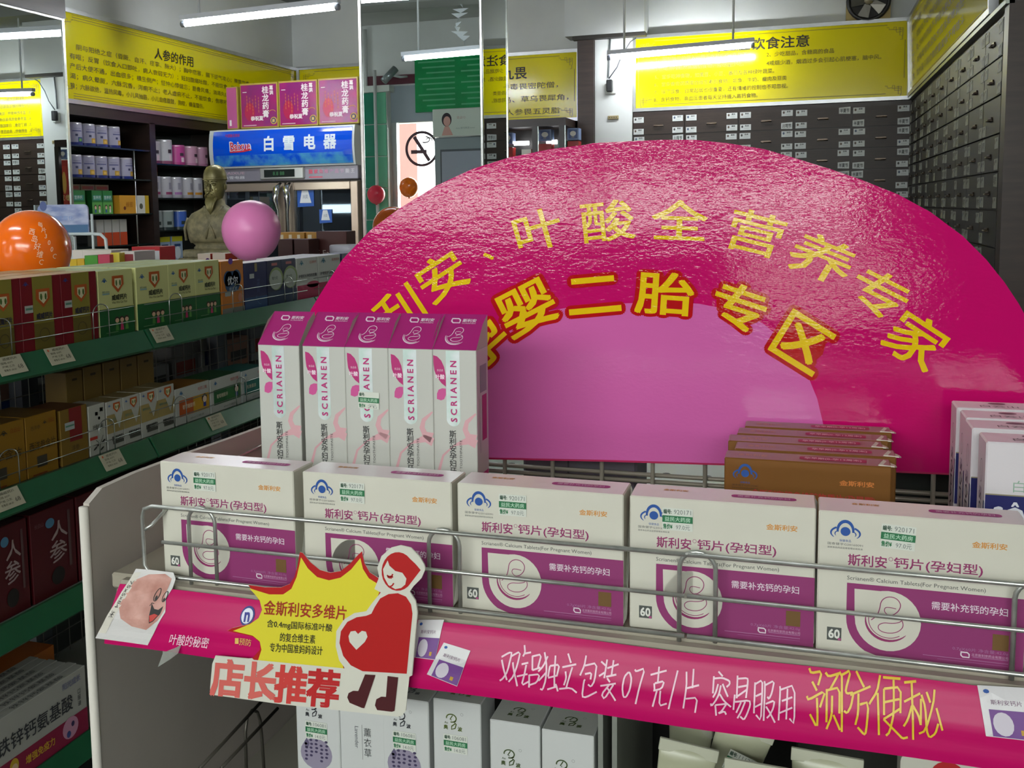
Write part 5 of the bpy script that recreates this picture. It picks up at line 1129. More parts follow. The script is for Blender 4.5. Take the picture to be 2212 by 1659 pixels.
# toothpaste cartons
TW, TD = .0435, .036
def toothpaste():
    t = thing('toothpaste_carton', 'x', 'box', group='white and magenta toothpaste cartons')
    H = .1855; b = MB(); b.box(0, 0, 0, TW, TD, H, M('#bdbdb6', rough=.32), .0006); b.build('carton', t)
    b = MB(); lid = M('#a01c6c', rough=.28); hz = .0285
    b.add([(0, -.0004, H), (TW, -.0004, H), (TW, TD, H+hz), (0, TD, H+hz), (0, TD, H), (TW, TD, H)], [(0, 1, 2, 3)], lid); b.add([(0, 0, H), (TW, 0, H), (TW, TD*.6, H+hz*.75), (TW, TD, H+hz), (0, TD*.6, H+hz*.75), (0, TD, H+hz), (0, TD, H), (TW, TD, H)], [(1, 7, 3, 2), (0, 4, 5, 6), (6, 5, 3, 7)], M('#bdb7ac', rough=.5))
    V = Vector((0, TD, hz)).normalized(); N = Vector((0, -hz, TD)).normalized(); LL = math.hypot(TD, hz)
    cv = Canvas(b, (0, 0, H), (1, 0, 0), V, N, eps=.0002); wt = ink('#d8c4d0')
    leafmark(cv, TW*.36, LL*.80, .009, wt); cv.text('斯利安', TW*.66, LL*.81, .0042, wt, 2, w=.013, off=.03); cv.text('SCRIANEN', TW*.66, LL*.73, .0014, wt, 2, w=.013); mother(cv, TW*.48, LL*.36, .023, wt, 2, w=.045)
    b.build('lid', t)
    b = MB(); cv = Canvas(b, (0, 0, 0), (1, 0, 0), (0, 0, 1), (0, -1, 0), eps=.00018); mg = ink('#b01c6c')
    foil = M('#eceef2', rough=.3, metal=.45, h2='#c4dcd2', nscale=45)
    x0, x1 = TW*.34, TW*.64; r = (x1-x0)/2; cy = .122
    cv.rect(x0, cy, x1, H-.001, foil, 1); cv.ell((x0+x1)/2, cy, r, r, foil, 1, n=20, a0=180, a1=360)
    L = 'SCRIANEN'
    cv.text(' '.join(L), (x0+x1)/2+.0006, .1475, .0058, mg, 3, w=.0555, rot=90, off=.03)
    cv.poly([(TW*a, b_) for a, b_ in ((.065, .1800), (.15, .1790), (.24, .1752), (.30, .1695), (.33, .162), (.335, .1515), (.24, .1545), (.14, .160), (.085, .166), (.068, .173))], mg, 1); cv.poly([(TW*a, b_) for a, b_ in ((.13, .1400), (.135, .1450), (.17, .1485), (.25, .1500), (.33, .1498), (.33, .1440), (.29, .1400), (.22, .1388))], ink('#c44a8c'), 1)
    cv.text('食品级', TW*.21, .1665, .0022, ink('#e0b8cc'), 2, w=.006); cv.text('叶酸', TW*.21, .1605, .0042, ink('#f0d8e4'), 2, w=.0085, off=.03)
    for i, ch in enumerate('斯利安孕妇牙膏'): cv.text(ch, TW*.47, .1085-.0068*i, .0070, ink('#2c2c2c'), 3, em=True, off=.015)
    cv.text('MATERNITY TOOTHPASTE', TW*.645, .078, .0022, ink('#4c4a48'), 3, w=.050, rot=90)
    rb = ink('#cf9ea4')
    cv.stroke([(TW*.98, .128), (TW*.78, .120), (TW*.74, .113), (TW*.80, .107), (TW*.96, .104)], [.0015, .004, .005, .006, .010], rb, 1); cv.stroke([(TW*.98, .100), (TW*.80, .103), (TW*.5, .098), (TW*.25, .088), (TW*.14, .072), (TW*.12, .05)], [.008, .007, .0015, .002, .003, .003], rb, 1)
    b.build('front_print', t)
    b = MB(); cv = Canvas(b, (TW, 0, 0), (0, 1, 0), (0, 0, 1), (1, 0, 0), eps=.0002); cv.rect(.010, .145, .030, .17, ink('#8c8690')); cv.rect(.016, .10, .030, .142, mg); cv.rect(.004, .0, TD-.002, .07, mg); cv.rect(.008, .09, .012, .14, ink('#b8b4b4'))
    b.build('side_print', t)
    return t
t0 = toothpaste(); Yt = .88
TL = [(557, 'leftmost toothpaste carton, at the side board'), (652, 'toothpaste carton second from the left'), (741, 'middle toothpaste carton, with a green price sticker across its foil strip'), (835, 'toothpaste carton second from the right'), (926, 'rightmost toothpaste carton, in front of the pink board')]
for k, (px, lb) in enumerate(TL):
    x = PY(px, 750, Yt).x
    if k == 0: c = t0; c.location = (x, Yt, SZ); c['label'] = lb
    else: c = dup(t0, (x, Yt+.001*k, SZ), (0, .02, -.01, .0)[k-1], lb)
    if k == 2: TP3 = c
price_sticker(TP3, (.0135, -.0008, .1285), '', '', .95, rot=-.03)

# brown gold cartons
def goldbox(label, k):
    t = thing('vitamin_carton', label, 'box', group='brown gold cartons stacked front to back')
    W, H, D = .131, .098, .028; b = MB(); b.box(0, 0, 0, W, D, H, M('#7d5220', rough=.35, metal=.25), .0009, top=M('#7a3c38', rough=.35)); b.build('carton', t)
    b = MB(); cv = Canvas(b, (0, 0, 0), (1, 0, 0), (0, 0, 1), (0, -1, 0), eps=.00018)
    emblem(cv, W*.13, H*.87, W*.145); cv.text('保健食品', W*.13, H*.79, H*.018, BLU, 1, w=W*.06); cv.text('国食健字G20130481', W*.13, H*.765, H*.016, ink('#4a3018'), 1, w=W*.16); cv.text('国家食品药品监督管理局批准', W*.13, H*.74, H*.012, ink('#4a3018'), 1, w=W*.16)
    cv.text('金斯利安', W*.80, H*.84, H*.045, ink('#c8742c'), 1, w=W*.20, off=.03); cv.text('金斯利安牌多维矿物质片(孕早期)', W*.54, H*.70, H*.075, ink('#b02c24'), 1, w=W*.74, off=.02); b.build('front_print', t)
    b = MB(); cv = Canvas(b, (0, 0, H), (1, 0, 0), (0, 1, 0), (0, 0, 1), eps=.00018); cv.rrect(W*.46, D*.3, W*.86, D*.72, .003, ink('#a81c50')); cv.text('孕早期(0-孕13周末)', W*.66, D*.5, D*.26, ink('#e0b0bc'), 2, w=W*.34, off=.03); cv.text('金斯利安', W*.17, D*.5, D*.26, ink('#b87a50'), 1, w=W*.18); b.build('top_print', t)
    b = MB(); b.prism([(W-.010, .003, H+.0008), (W+.002, .002, H+.0004), (W+.0045, .010, H-.0015), (W+.0035, .018, H-.002), (W-.005, .022, H+.0008)], (0, 0, -.0009), M('#cfcabb', rough=.5)); b.build('side_flap', t); return t
g0 = goldbox('frontmost brown gold vitamin carton behind the calcium cartons', 0); GYs = [.90, .936, .966, 1.0, 1.034]; GXs = [(1565, 988), (1587, 962), (1573, 945), (1592, 930), (1609, 920)]
for k in range(5):
    x = PY(GXs[k][0], GXs[k][1], GYs[k]).x
    if k == 0: g0.location = (x, GYs[0], SZ)
    else: dup(g0, (x, GYs[k], SZ), (0, .02, -.02, .01)[k-1], 'brown gold vitamin carton, %s from the front of the stack' % ORD[k])

# SO cartons at the right
def socarton():
    t = thing('white_purple_carton', 'x', 'box', group='white lilac cartons at the right edge'); W, H, D = .075, .131, .036
    b = MB(); b.box(0, 0, 0, W, D, H, M('#d2ccd0', rough=.35), .0012, top=M('#d8c2cc', rough=.3)); b.build('carton', t)
    b = MB(); cv = Canvas(b, (0, 0, 0), (1, 0, 0), (0, 0, 1), (0, -1, 0), eps=.0002); nv = M('#14185c', rough=.4)
    cv.rect(0.0005, .045, W-.0005, .091, nv, 1); cv.rect(.0005, .0905, W, .0915, ink('#8c8468'), 2); cv.text('SÔDAW', .006, .0765, .0185, ink('#d4d4dc'), 2, w=.066, align='l', off=.015); cv.text('白云山', .019, .098, .009, ink('#8ca894'), 1, w=.03, align='l'); cv.stroke([(.036, .118), (.042, .124), (.048, .118), (.042, .112)], .0008, ink('#4c5c54'), 1, closed=True); cv.stroke([(.038, .118), (.042, .121), (.046, .118)], .001, ink('#2c7c4c'), 1)
    b.build('front_print', t)
    b = MB(); cv = Canvas(b, (0, D, 0), (0, -1, 0), (0, 0, 1), (-1, 0, 0), eps=.0002); dk = ink('#3a3440')
    cv.arc(D*.5, .105, .005, .009, 0, 360, .0006, dk, 1, 16); cv.rect(D*.35, .082, D*.62, .092, ink('#a898a8')); cv.text('SÔDAW', D*.5, .058, .013, dk, 1, w=.06, rot=-90, off=.01); cv.rect(D-.005, .045, D-.0005, .085, nv, 1); b.build('side_print', t)
    b = MB(); cv = Canvas(b, (0, 0, H), (1, 0, 0), (0, 1, 0), (0, 0, 1), eps=.0002); cv.text('白云山', .035, D*.35, .009, ink('#6a5c64'), 1, w=.03); cv.ell(.035, D*.72, .007, .004, ink('#7c4c60'), 1); b.build('top_print', t); return t
s0 = socarton()
SL = [(2131, 955, .862, 'frontmost white lilac carton at the right edge'), (2100, 928, .912, 'second white lilac carton from the front at the right edge'), (2087, 905, .955, 'third white lilac carton from the front at the right edge'), (2067, 881, 1.0, 'rearmost white lilac carton at the right edge, against the pink board')]
for k, (px, py, Y, lb) in enumerate(SL):
    x = PY(px, py, Y).x
    if k == 0: s0.location = (x, Y, SZ); s0['label'] = lb
    else: dup(s0, (x, Y, SZ), None, lb)

# ------------------------------------------------------------------ pink fan board
FYB = 1.072
t = thing('fan_board', 'large glossy magenta half-round board with yellow lettering 叶酸全营养专家', 'sign board', (0, 0, 0))
out = [(640, 985), (645, 900), (650, 760), (658, 700), (672, 668), (700, 622), (740, 560), (800, 497), (860, 452), (940, 402), (1020, 365), (1100, 340), (1190, 322), (1262, 313), (1281, 309), (1340, 306), (1430, 302), (1500, 302), (1570, 309), (1650, 322), (1712, 340), (1790, 364), (1860, 388), (1940, 420), (2010, 458), (2080, 510), (2130, 560), (2170, 610), (2200, 655), (2225, 700), (2245, 760), (2262, 840), (2270, 920), (2272, 1030), (2060, 1024), (1930, 1019), (1560, 1003), (1300, 995), (1042, 990)]
def board_mat(h):
    m = bpy.data.materials.new('glossy_board'); m.use_nodes = True; nt = m.node_tree; p = nt.nodes['Principled BSDF']
    p.inputs['Base Color'].default_value = hexc(h); p.inputs['Roughness'].default_value = .07; p.inputs['Specular IOR Level'].default_value = .55
    tc = nt.nodes.new('ShaderNodeTexCoord'); mp = nt.nodes.new('ShaderNodeMapping'); mp.inputs['Scale'].default_value = (1, 1, 2.0); nt.links.new(tc.outputs['Object'], mp.inputs[0])
    prev = None
    for sc_, st, di in ((6, .28, .0035), (60, .16, .0010), (230, .12, .0009)):
        n = nt.nodes.new('ShaderNodeTexNoise'); n.inputs['Scale'].default_value = sc_; n.inputs['Detail'].default_value = 2; nt.links.new(mp.outputs[0], n.inputs['Vector'])
        bp = nt.nodes.new('ShaderNodeBump'); bp.inputs['Strength'].default_value = st; bp.inputs['Distance'].default_value = di; nt.links.new(n.outputs['Fac'], bp.inputs['Height'])
        if prev: nt.links.new(prev.outputs[0], bp.inputs['Normal'])
        prev = bp
    nt.links.new(prev.outputs[0], p.inputs['Normal']); return m
MGB = board_mat('#bd0d62')
PKB = board_mat('#cc62a6')
P = [PY(x, y, FYB) for x, y in out]
b = MB(); b.prism(P, (0, .004, 0), MGB, side=M('#b09a70', rough=.6)); b.build('board', t)
b = MB(); cv = Canvas(b, n=(0, -1, 0), eps=.0002, fn=lambda x, y: PY(x, -y, FYB))
pk = [(1042, 988), (1042, 718), (1080, 700), (1150, 677), (1230, 664), (1330, 656), (1440, 652), (1510, 656), (1590, 672), (1650, 700), (1700, 742), (1740, 800), (1765, 860), (1778, 915), (1786, 975), (1788, 1012), (1560, 1001), (1300, 993)]
pk = [(880, 985), (885, 900), (920, 810), (970, 755), (1010, 730)]+pk[2:]
cv.poly([(x, -y) for x, y in pk], PKB, 1)
cv.stroke([(642, -985), (1042, -990), (1300, -995), (1560, -1003), (2060, -1024)], 4, M('#a80c4c', rough=.4), 2); b.build('pale_print', t)
YL = board_mat('#e0bc14'); RD = board_mat('#b01418')
b = MB(); cv = Canvas(b, n=(0, -1, 0), eps=.0002, fn=lambda x, y: PY(x, -y, FYB))
for ch, x, y, s, hh, rot, sk in (('斯', 800, 745, 100, 92, 48, 0), ('利', 866, 672, 100, 92, 33, 0), ('安', 955, 597, 104, 88, 33, 0), ('、', 1068, 528, 60, 60, 20, 0), ('叶', 1160, 497, 100, 84, 16, 0), ('酸', 1312, 477, 108, 84, 6, 0), ('全', 1468, 477, 112, 84, -2, 0), ('营', 1632, 503, 118, 88, -14, .1), ('养', 1776, 558, 128, 88, -22, .15), ('专', 1900, 634, 122, 90, -27, .15), ('家', 1978, 735, 118, 104, -33, .1)):
    cv.text(ch, x, -y, hh*1.12, YL, 3, w=s*1.12, em=True, rot=rot, off=.014, skew=sk)
b.build('arc_lettering', t)
b = MB(); cv = Canvas(b, n=(0, -1, 0), eps=.0002, fn=lambda x, y: PY(x, -y, FYB)); b3 = MB(); cv3 = Canvas(b3, n=(0, -1, 0), eps=.0002, fn=lambda x, y: PY(x, -y, FYB))
for ch, x, y, s, hh, rot, bx in (('孕', 1040, 742, 105, 90, 42, 0), ('婴', 1138, 664, 118, 98, 27, 1), ('二', 1283, 635, 112, 100, 5, 2), ('胎', 1437, 634, 118, 88, -4, 1), ('专', 1598, 663, 116, 92, -18, 1), ('区', 1732, 737, 116, 110, -32, 1)):
    cv.text(ch, x, -y, hh*1.1, RD, 3, w=s*1.1, em=True, rot=rot, off=.09)
    if bx == 1:
        c, q = math.cos(math.radians(rot)), math.sin(math.radians(rot)); e = []
        for a in range(12): u = .46*s*math.cos(PI*a/6); v = .44*hh*math.sin(PI*a/6); e.append((x+u*c-v*q, -y+u*q+v*c))
        cv.poly(e, RD, 2)
    cv3.text(ch, x, -y, hh*1.1, YL, 4, w=s*1.1, em=True, rot=rot, off=.024)
b.build('red_outline', t); b3.build('lower_lettering', t)

# ------------------------------------------------------------------ magenta strip on the shelf edge
t = thing('shelf_strip', 'glossy magenta strip along the shelf edge with hand-written lettering', 'banner', (0, 0, 0))
SX0, SX1, ZT, ZB = -.5455, .46, 1.2865, 1.2375
def sf(x, v):     # v 0 bottom..1 top ; curved profile
    y = .7245-.0125*(1-v)-.0038*math.sin(PI*v)-.0015*math.sin(PI*5*v)*.3; z = ZB+(ZT-ZB)*v+.0008*math.sin(x*23)
    return Vector((x-(1-v)*.010*max(0, (-.45-x)/.1), y, z))
def sfn(x, y): return sf(x, (y-ZB)/(ZT-ZB))
b = MB(); nx, nv = 60, 12; vs = [sf(SX0+(SX1-SX0)*i/nx, j/nv) for i in range(nx+1) for j in range(nv+1)]
b.add(vs, [(i*(nv+1)+j, (i+1)*(nv+1)+j, (i+1)*(nv+1)+j+1, i*(nv+1)+j+1) for i in range(nx) for j in range(nv)], M('#b80c5c', rough=.34, spec=.2, bump=.22, bscale=26, stretch=(.35, 1, 3.2)), True); b.build('strip_body', t)
b = MB(); cv = Canvas(b, n=(0, -1, 0), eps=.0003, maxl=14, fn=lambda x, y: sfn(*((lambda p: (p.x, p.z))(PY(x, -y, .716)))))
hw = M('#e2bccb', rough=.4); hy = M('#d8b424', rough=.4)
# brush strokes of the hand-written words, in units of a quarter pixel
HW = """330,720 390,690 415,690 390,830 350,890 325,905|335,740 360,820 385,900|405,720 485,680 470,780 440,870 400,915|430,760 450,850 475,950
515,635 525,690 510,720|515,700 575,690|505,775 560,765|470,870 560,850|545,780 535,850 510,945 575,910|590,715 600,820|590,720 665,705 645,800|600,820 665,800|575,855 575,960|575,860 665,850 640,920 580,940
720,720 690,790 650,830|690,690 720,800 715,900 690,980 670,970|715,840 655,905|745,790 735,870|745,790 825,780 810,860|735,880 815,860|785,715 790,960|730,975 815,950|800,930 820,990
890,700 920,770|850,800 965,780|880,830 890,880 870,940|935,800 890,960|830,970 930,960 980,1000
1045,715 1035,790 1005,860|1040,790 1140,770 1130,900 1100,950 1075,930|1045,850 1100,840 1095,890|1050,890 1040,900 1025,1030 1060,1035 1150,990
1175,760 1215,790|1225,745 1210,880|1165,865 1210,840|1230,810 1325,780|1280,750 1270,860|1225,870 1310,855|1235,880 1260,910|1180,940 1310,920|1255,930 1190,1010 1215,1050 1290,930|1235,950 1310,1060
1410,840 1380,870 1366,950 1375,1030 1400,1030 1430,970 1442,890 1425,845 1410,840
1465,820 1475,835 1550,810 1510,950 1480,1085
1600,860 1735,830|1670,800 1665,910|1640,920 1720,905 1700,960 1630,975|1635,920 1640,970|1660,975 1625,1105|1690,975 1680,1100 1745,1080
1830,830 1760,1125
1905,840 1910,950 1885,1120|1965,820 1960,960|1910,960 2015,940|1905,1040 2005,1030 1985,1155"""
def strokes(txt, conv, wd, m):
    for ln in txt.split('\n'):
        for st_ in ln.split('|'):
            P = [conv(*map(float, q.split(','))) for q in st_.split()]
            if len(P) > 2:
                R_ = [P[0]]
                for i in range(len(P)-1): (x0, y0), (x1, y1) = P[i], P[i+1]; R_ += [(x0*.8+x1*.2, y0*.8+y1*.2), (x0*.2+x1*.8, y0*.2+y1*.8)]
                P = R_+[P[-1]]
            LY[0] += .02; cv.stroke([(x, -y) for x, y in P], wd, m, LY[0])
LY = [2]
strokes(HW, lambda x, y: (1000+x/3.95, 1239+y/3.95), 3.6, hw)
HW2 = """180,130 235,185|125,180 118,360|130,205 230,200 320,235 325,270 285,300|180,265 155,350 120,405|235,265 305,400|215,280 195,370 150,450 100,510 95,475|205,370 260,450 345,520|150,495 290,480|150,495 162,620|290,480 230,570 180,600 265,570 285,610
420,180 415,420|420,215 545,210 550,250 530,420|430,305 545,290|420,400 535,335|390,380 375,555|395,460 575,445 585,500 540,620 505,675 460,635|470,465 410,590|520,460 470,580 425,655
640,260 630,600|640,280 730,235 730,400 715,690 655,620|650,405 735,375|640,525 725,485|755,250 765,290 750,690|765,295 880,245 850,380 815,440 795,415|775,490 885,455 870,540 830,620 790,660|780,520 830,600 890,715
950,310 955,350 935,690|955,350 1135,300 1130,740 1070,670|975,465 1105,430|950,600 1105,540|1045,340 1030,680"""
strokes(HW2, lambda x, y: (1520+x/5.768, 1430+y/5.768), 3.6, hw)
HY = """380,845 395,880 490,870 455,970|405,940 445,1010|360,1045 370,1075 520,1010 470,1130|445,1060 450,1200 445,1295 385,1180|520,880 545,910 640,890|630,895 560,1000|530,1000 525,1250|530,1010 640,990 635,1180|575,1050 570,1200 525,1305|585,1190 640,1315
640,880 655,905 740,870 690,1010 700,1040 760,1030 735,1130 700,1180 675,1160|660,905 655,1330|785,880 850,995|730,1050 905,990|800,1040 795,1180 770,1275|810,1120 885,1105 860,1340 845,1355 790,1295
990,915 960,1030 890,1120|965,1040 970,1360|1015,930 1165,945|1020,1010 1015,1200|1020,1010 1165,1000 1155,1190|1020,1110 1150,1090|1010,1230 1150,1160|1105,950 1100,1180 1060,1340 1030,1365|1010,1230 1130,1350 1170,1390 1215,1380
1195,970 1300,965|1190,1110 1330,1050|1260,970 1260,1400|1255,1140 1215,1240 1180,1290|1265,1140 1310,1210 1325,1275|1335,1090 1325,1280|1340,1060 1370,1150 1375,1330 1400,1385 1450,1350 1475,1270|1385,1040 1415,1120|1455,1025 1440,1130 1360,1330 1310,1350|1465,1160 1510,1325"""
strokes(HY, lambda x, y: (1652+x/3.95, 1239+y/3.95), 4.6, hy)
cv.text('叶酸的秘密', 418, -1383, 22, hw, 2, w=78, rot=-6, off=.01); cv.rect(512, -1388, 520, -1376, ink('#d8b45c'), 2); cv.text('预防', 534, -1384, 15, ink('#d8b45c'), 2, w=26, rot=-6)
cv.ell(531, -1333, 15, 19, ink('#28307c'), 2, rot=-8); cv.ell(531, -1333, 12, 15, ink('#d8dce8'), 3, rot=-8); cv.text('n', 531, -1335, 17, ink('#2c3488'), 4, w=10, off=.04)
b.build('lettering', t)
b = MB(); cv = Canvas(b, n=(0, -1, 0), eps=.0003, maxl=14, fn=lambda x, y: sfn(*((lambda p: (p.x, p.z))(PY(x, -y, .716)))))
sk = M('#c8988c', rough=.3, h2='#b07c70', nscale=60)
cv.poly([(x, -y) for x, y in ((268, 1240), (300, 1243), (352, 1250), (360, 1262), (360, 1280), (354, 1300), (360, 1325), (352, 1348), (338, 1392), (300, 1386), (234, 1376))], M('#cdcac8', rough=.3), 2)
cv.poly([(x, -y) for x, y in ((275, 1262), (300, 1252), (335, 1252), (352, 1262), (350, 1290), (358, 1318), (350, 1340), (330, 1360), (300, 1352), (275, 1335), (262, 1310))], sk, 3)
cv.poly([(x, -y) for x, y in ((267, 1247), (282, 1247), (252, 1366), (237, 1364))], M('#cdc8bc', rough=.4), 3); cv.text('75x5x84 米', 262, -1298, 9, ink('#3a3834'), 4, w=72, rot=-104)
dk = ink('#1c1816'); cv.arc(334, -1291, 5, 12, 0, 360, 1.6, dk, 4, 14, rot=-8); cv.arc(351, -1295, 4, 10, 0, 360, 1.3, dk, 4, 14, rot=-8); cv.ell(334, -1297, 2.5, 5, dk, 4); cv.ell(351, -1301, 2, 4, dk, 4)
cv.poly([(328, -1308), (336, -1318), (345, -1320), (353, -1313), (351, -1328), (341, -1342), (334, -1346), (330, -1330)], dk, 4); cv.poly([(331, -1330), (340, -1327), (348, -1330), (341, -1340), (335, -1343)], ink('#b8342c'), 5); cv.stroke([(325, -1312), (328, -1306), (333, -1308)], 1.4, dk, 4)
b.build('pale_end_print', t)
def minicard(quad, lab, flip=False):
    b = MB(); A, B_, D_, E_ = [Vector((x, -y)) for x, y in quad]   # TL TR BR BL
    def f(u, v): p = (E_*(1-u)+D_*u)*(1-v)+(A*(1-u)+B_*u)*v; return sfn(*((lambda q: (q.x, q.z))(PY(p.x, -p.y, .716))))
    cv = Canvas(b, n=(0, -1, 0), eps=.0003, fn=f, maxl=.25)
    cv.poly([(0, 0), (.5, 0), (1, 0), (1, .5), (1, 1), (.5, 1), (0, 1), (0, .5)], M('#c9c6c8', rough=.35), 3); cv.poly([(.14, 0.02), (.99, .02), (.99, .55), (.14, .55)], ink('#6a3a84'), 4); cv.ell(.38, .28, .2, .23, ink('#c4bcc8'), 5, n=16); cv.text('斯利安钙片', .5, .70, .10, ink('#5a2450'), 4, w=.6); cv.ell(.15, .9, .06, .04, BLU, 4, n=8); cv.rect(.7, .1, .8, .2, ink('#b8901c'), 5)
    o = b.build('pasted_picture', t); o['label'] = lab
minicard([(896, 1347), (951, 1349), (943, 1423), (894, 1416)], 'small pasted carton picture just right of the promotion card')
minicard([(957, 1391), (1016, 1408), (992, 1478), (926, 1452)], 'tilted pasted carton picture with a white lower flap')
minicard([(2115, 1493), (2230, 1500), (2240, 1597), (2128, 1586)], 'pasted carton picture at the right end of the strip')
b = MB(); P = [PY(344, 1385, .712), PY(392, 1392, .712), PY(384, 1412, .706), PY(368, 1424, .706), PY(341, 1441, .708), PY(352, 1410, .712)]
b.prism(P, (0, .0002, 0), M('#a9aca4', rough=.12, alpha=.45)); setp(b.build('tape_scrap'), 'clear tape scrap hanging below the left end of the magenta strip', 'tape')

# ------------------------------------------------------------------ promotion card
t = thing('promotion_card', 'yellow starburst card with a red figure and 店长推荐, hung on the wire guard', 'card', (0, 0, 0))
YC = .703
def Q(x, y): return (430+x/3.95, -(1160+y/3.95))
b = MB(); fnc = lambda x, y: PY(x, -y, YC); cv = Canvas(b, n=(0, -1, 0), eps=.00022, fn=fnc)
CRD = M('#cfcdc0', rough=.4); RED = M('#b01c1c', rough=.38); YEL = M('#d8cc34', rough=.4)
redo = [(420, 408), (560, 428), (700, 430), (775, 400), (815, 340), (840, 250), (862, 128), (885, 135), (950, 215), (1030, 280), (1120, 305), (1210, 290), (1290, 225), (1360, 150), (1390, 122), (1410, 220), (1455, 300), (1530, 350), (1600, 450), (1480, 640), (1230, 740), (1200, 900), (1240, 1120), (480, 1055), (455, 1035), (520, 960), (522, 900), (460, 850), (240, 800), (290, 775), (420, 745), (500, 700), (540, 640), (525, 560), (470, 470)]
base = [(140, 1012), (420, 1038)]+[redo[24]]+redo[25:]+redo[:18]+[(1540, 330), (1525, 260), (1560, 160), (1640, 90), (1720, 70), (1810, 90), (1880, 160), (1925, 235), (1935, 270), (1900, 350), (1830, 420), (1800, 465), (1850, 540), (1868, 640), (1820, 1180), (1790, 1195), (1765, 1480), (1735, 1520), (1700, 1532), (1300, 1490), (700, 1425), (130, 1348), (100, 1325), (95, 1290), (115, 1080)]
bp = [Q(x, y) for x, y in base]
vs = [fnc(x, y) for x, y in bp]; n_ = len(vs)
b.prism(vs, (0, .0007, 0), CRD); b.build('card_body', t)
b = MB(); cv = Canvas(b, n=(0, -1, 0), eps=.00022, fn=fnc)
cv.poly([Q(x, y) for x, y in redo], RED, 1)
yel = [(430, 435), (600, 488), (720, 488), (790, 440), (835, 340), (860, 230), (872, 172), (930, 265), (1010, 340), (1110, 368), (1210, 345), (1300, 275), (1378, 178), (1400, 270), (1450, 350), (1560, 420), (1480, 620), (1240, 720), (1185, 900), (1235, 1122), (505, 1052), (535, 960), (520, 890), (460, 840), (292, 800), (440, 740), (510, 690), (540, 620), (520, 540), (480, 490)]
cv.poly([Q(x, y) for x, y in yel], YEL, 2)
cv.poly([Q(x, y) for x, y in ((142, 1014), (1240, 1118), (1800, 1170), (1765, 1480), (1735, 1520), (1700, 1530), (1300, 1488), (700, 1423), (130, 1346), (102, 1324), (97, 1290), (116, 1080))], CRD, 3)
wb = [(1555, 470), (1500, 440), (1540, 340), (1524, 260), (1560, 160), (1640, 90), (1720, 71), (1810, 91), (1880, 160), (1925, 235), (1933, 270), (1900, 350), (1830, 420), (1800, 465), (1850, 540), (1866, 640), (1818, 1180), (1260, 1130), (1200, 1050), (1170, 930), (1175, 800), (1240, 700), (1330, 645), (1430, 630), (1480, 560)]
cv.poly([Q(x, y) for x, y in wb], CRD, 4)
bd = [(1430, 668), (1475, 650), (1505, 590), (1550, 520), (1620, 483), (1700, 475), (1770, 505), (1812, 570), (1825, 650), (1776, 1162), (1400, 1140), (1300, 1090), (1235, 1010), (1203, 900), (1215, 800), (1270, 720), (1350, 680)]
cv.poly([Q(x, y) for x, y in bd], RED, 5)
cv.poly([Q(x, y) for x, y in ((1348, 957), (1290, 890), (1281, 840), (1300, 800), (1340, 795), (1362, 822), (1395, 795), (1430, 802), (1443, 845), (1420, 890))], CRD, 6)
hdp = [(1700+145*math.cos(math.radians(a))*.95, 290-165*math.sin(math.radians(a))) for a in range(40, 331, 15)]+[(1895, 278), (1850, 225)]
cv.poly([Q(x, y) for x, y in hdp], RED, 5)
cv.poly([Q(x, y) for x, y in ((1615, 195), (1630, 240), (1680, 285), (1740, 300), (1775, 350), (1765, 400), (1730, 430), (1680, 440), (1620, 405), (1585, 340), (1575, 270))], CRD, 6)
for s_ in (((1610, 320), (1625, 332), (1650, 328), (1660, 310)), ((1628, 348), (1634, 332)), ((1645, 350), (1643, 330)), ((1615, 340), (1625, 330)), ((1660, 340), (1650, 328)), ((1632, 420), (1655, 408), (1668, 388))): cv.stroke([Q(x, y) for x, y in s_], 3.2, RED, 7)
BRN = M('#4a1c20', rough=.4)
cv.poly([Q(x, y) for x, y in ((1422, 1166), (1510, 1172), (1415, 1455), (1395, 1452), (1290, 1408), (1270, 1362), (1282, 1325), (1320, 1306), (1364, 1308))], BRN, 6); cv.poly([Q(x, y) for x, y in ((1614, 1180), (1704, 1192), (1672, 1478), (1650, 1485), (1525, 1470), (1506, 1430), (1518, 1378), (1560, 1356), (1600, 1358))], BRN, 6)
RL = M('#c8403c', rough=.4); RL2 = M('#b8282a', rough=.4)
for ch, x, y, m in (('店', 250, 1200, M('#d0645c', rough=.4)), ('长', 525, 1225, M('#d0645c', rough=.4)), ('推', 790, 1255, RL), ('荐', 1065, 1285, RL2)):
    p = Q(x, y); cv.text(ch, p[0], p[1], 84, m, 5, w=72, em=True, rot=-5, off=.05)
p = Q(910, 622); cv.text('金斯利安多维片', p[0], p[1], 31, M('#9c2c18', rough=.5), 4, w=178, rot=-4, off=.02)
for tx, x, y, w2 in (('含0.4mg国际标准叶酸', 862, 758, 141), ('的复合维生素', 845, 860, 76), ('专为中国准妈妈设计', 832, 952, 114)): p = Q(x, y); cv.text(tx, p[0], p[1], 19, ink('#2a2a18'), 4, w=w2, rot=-4, off=.012)
b.build('card_print', t)

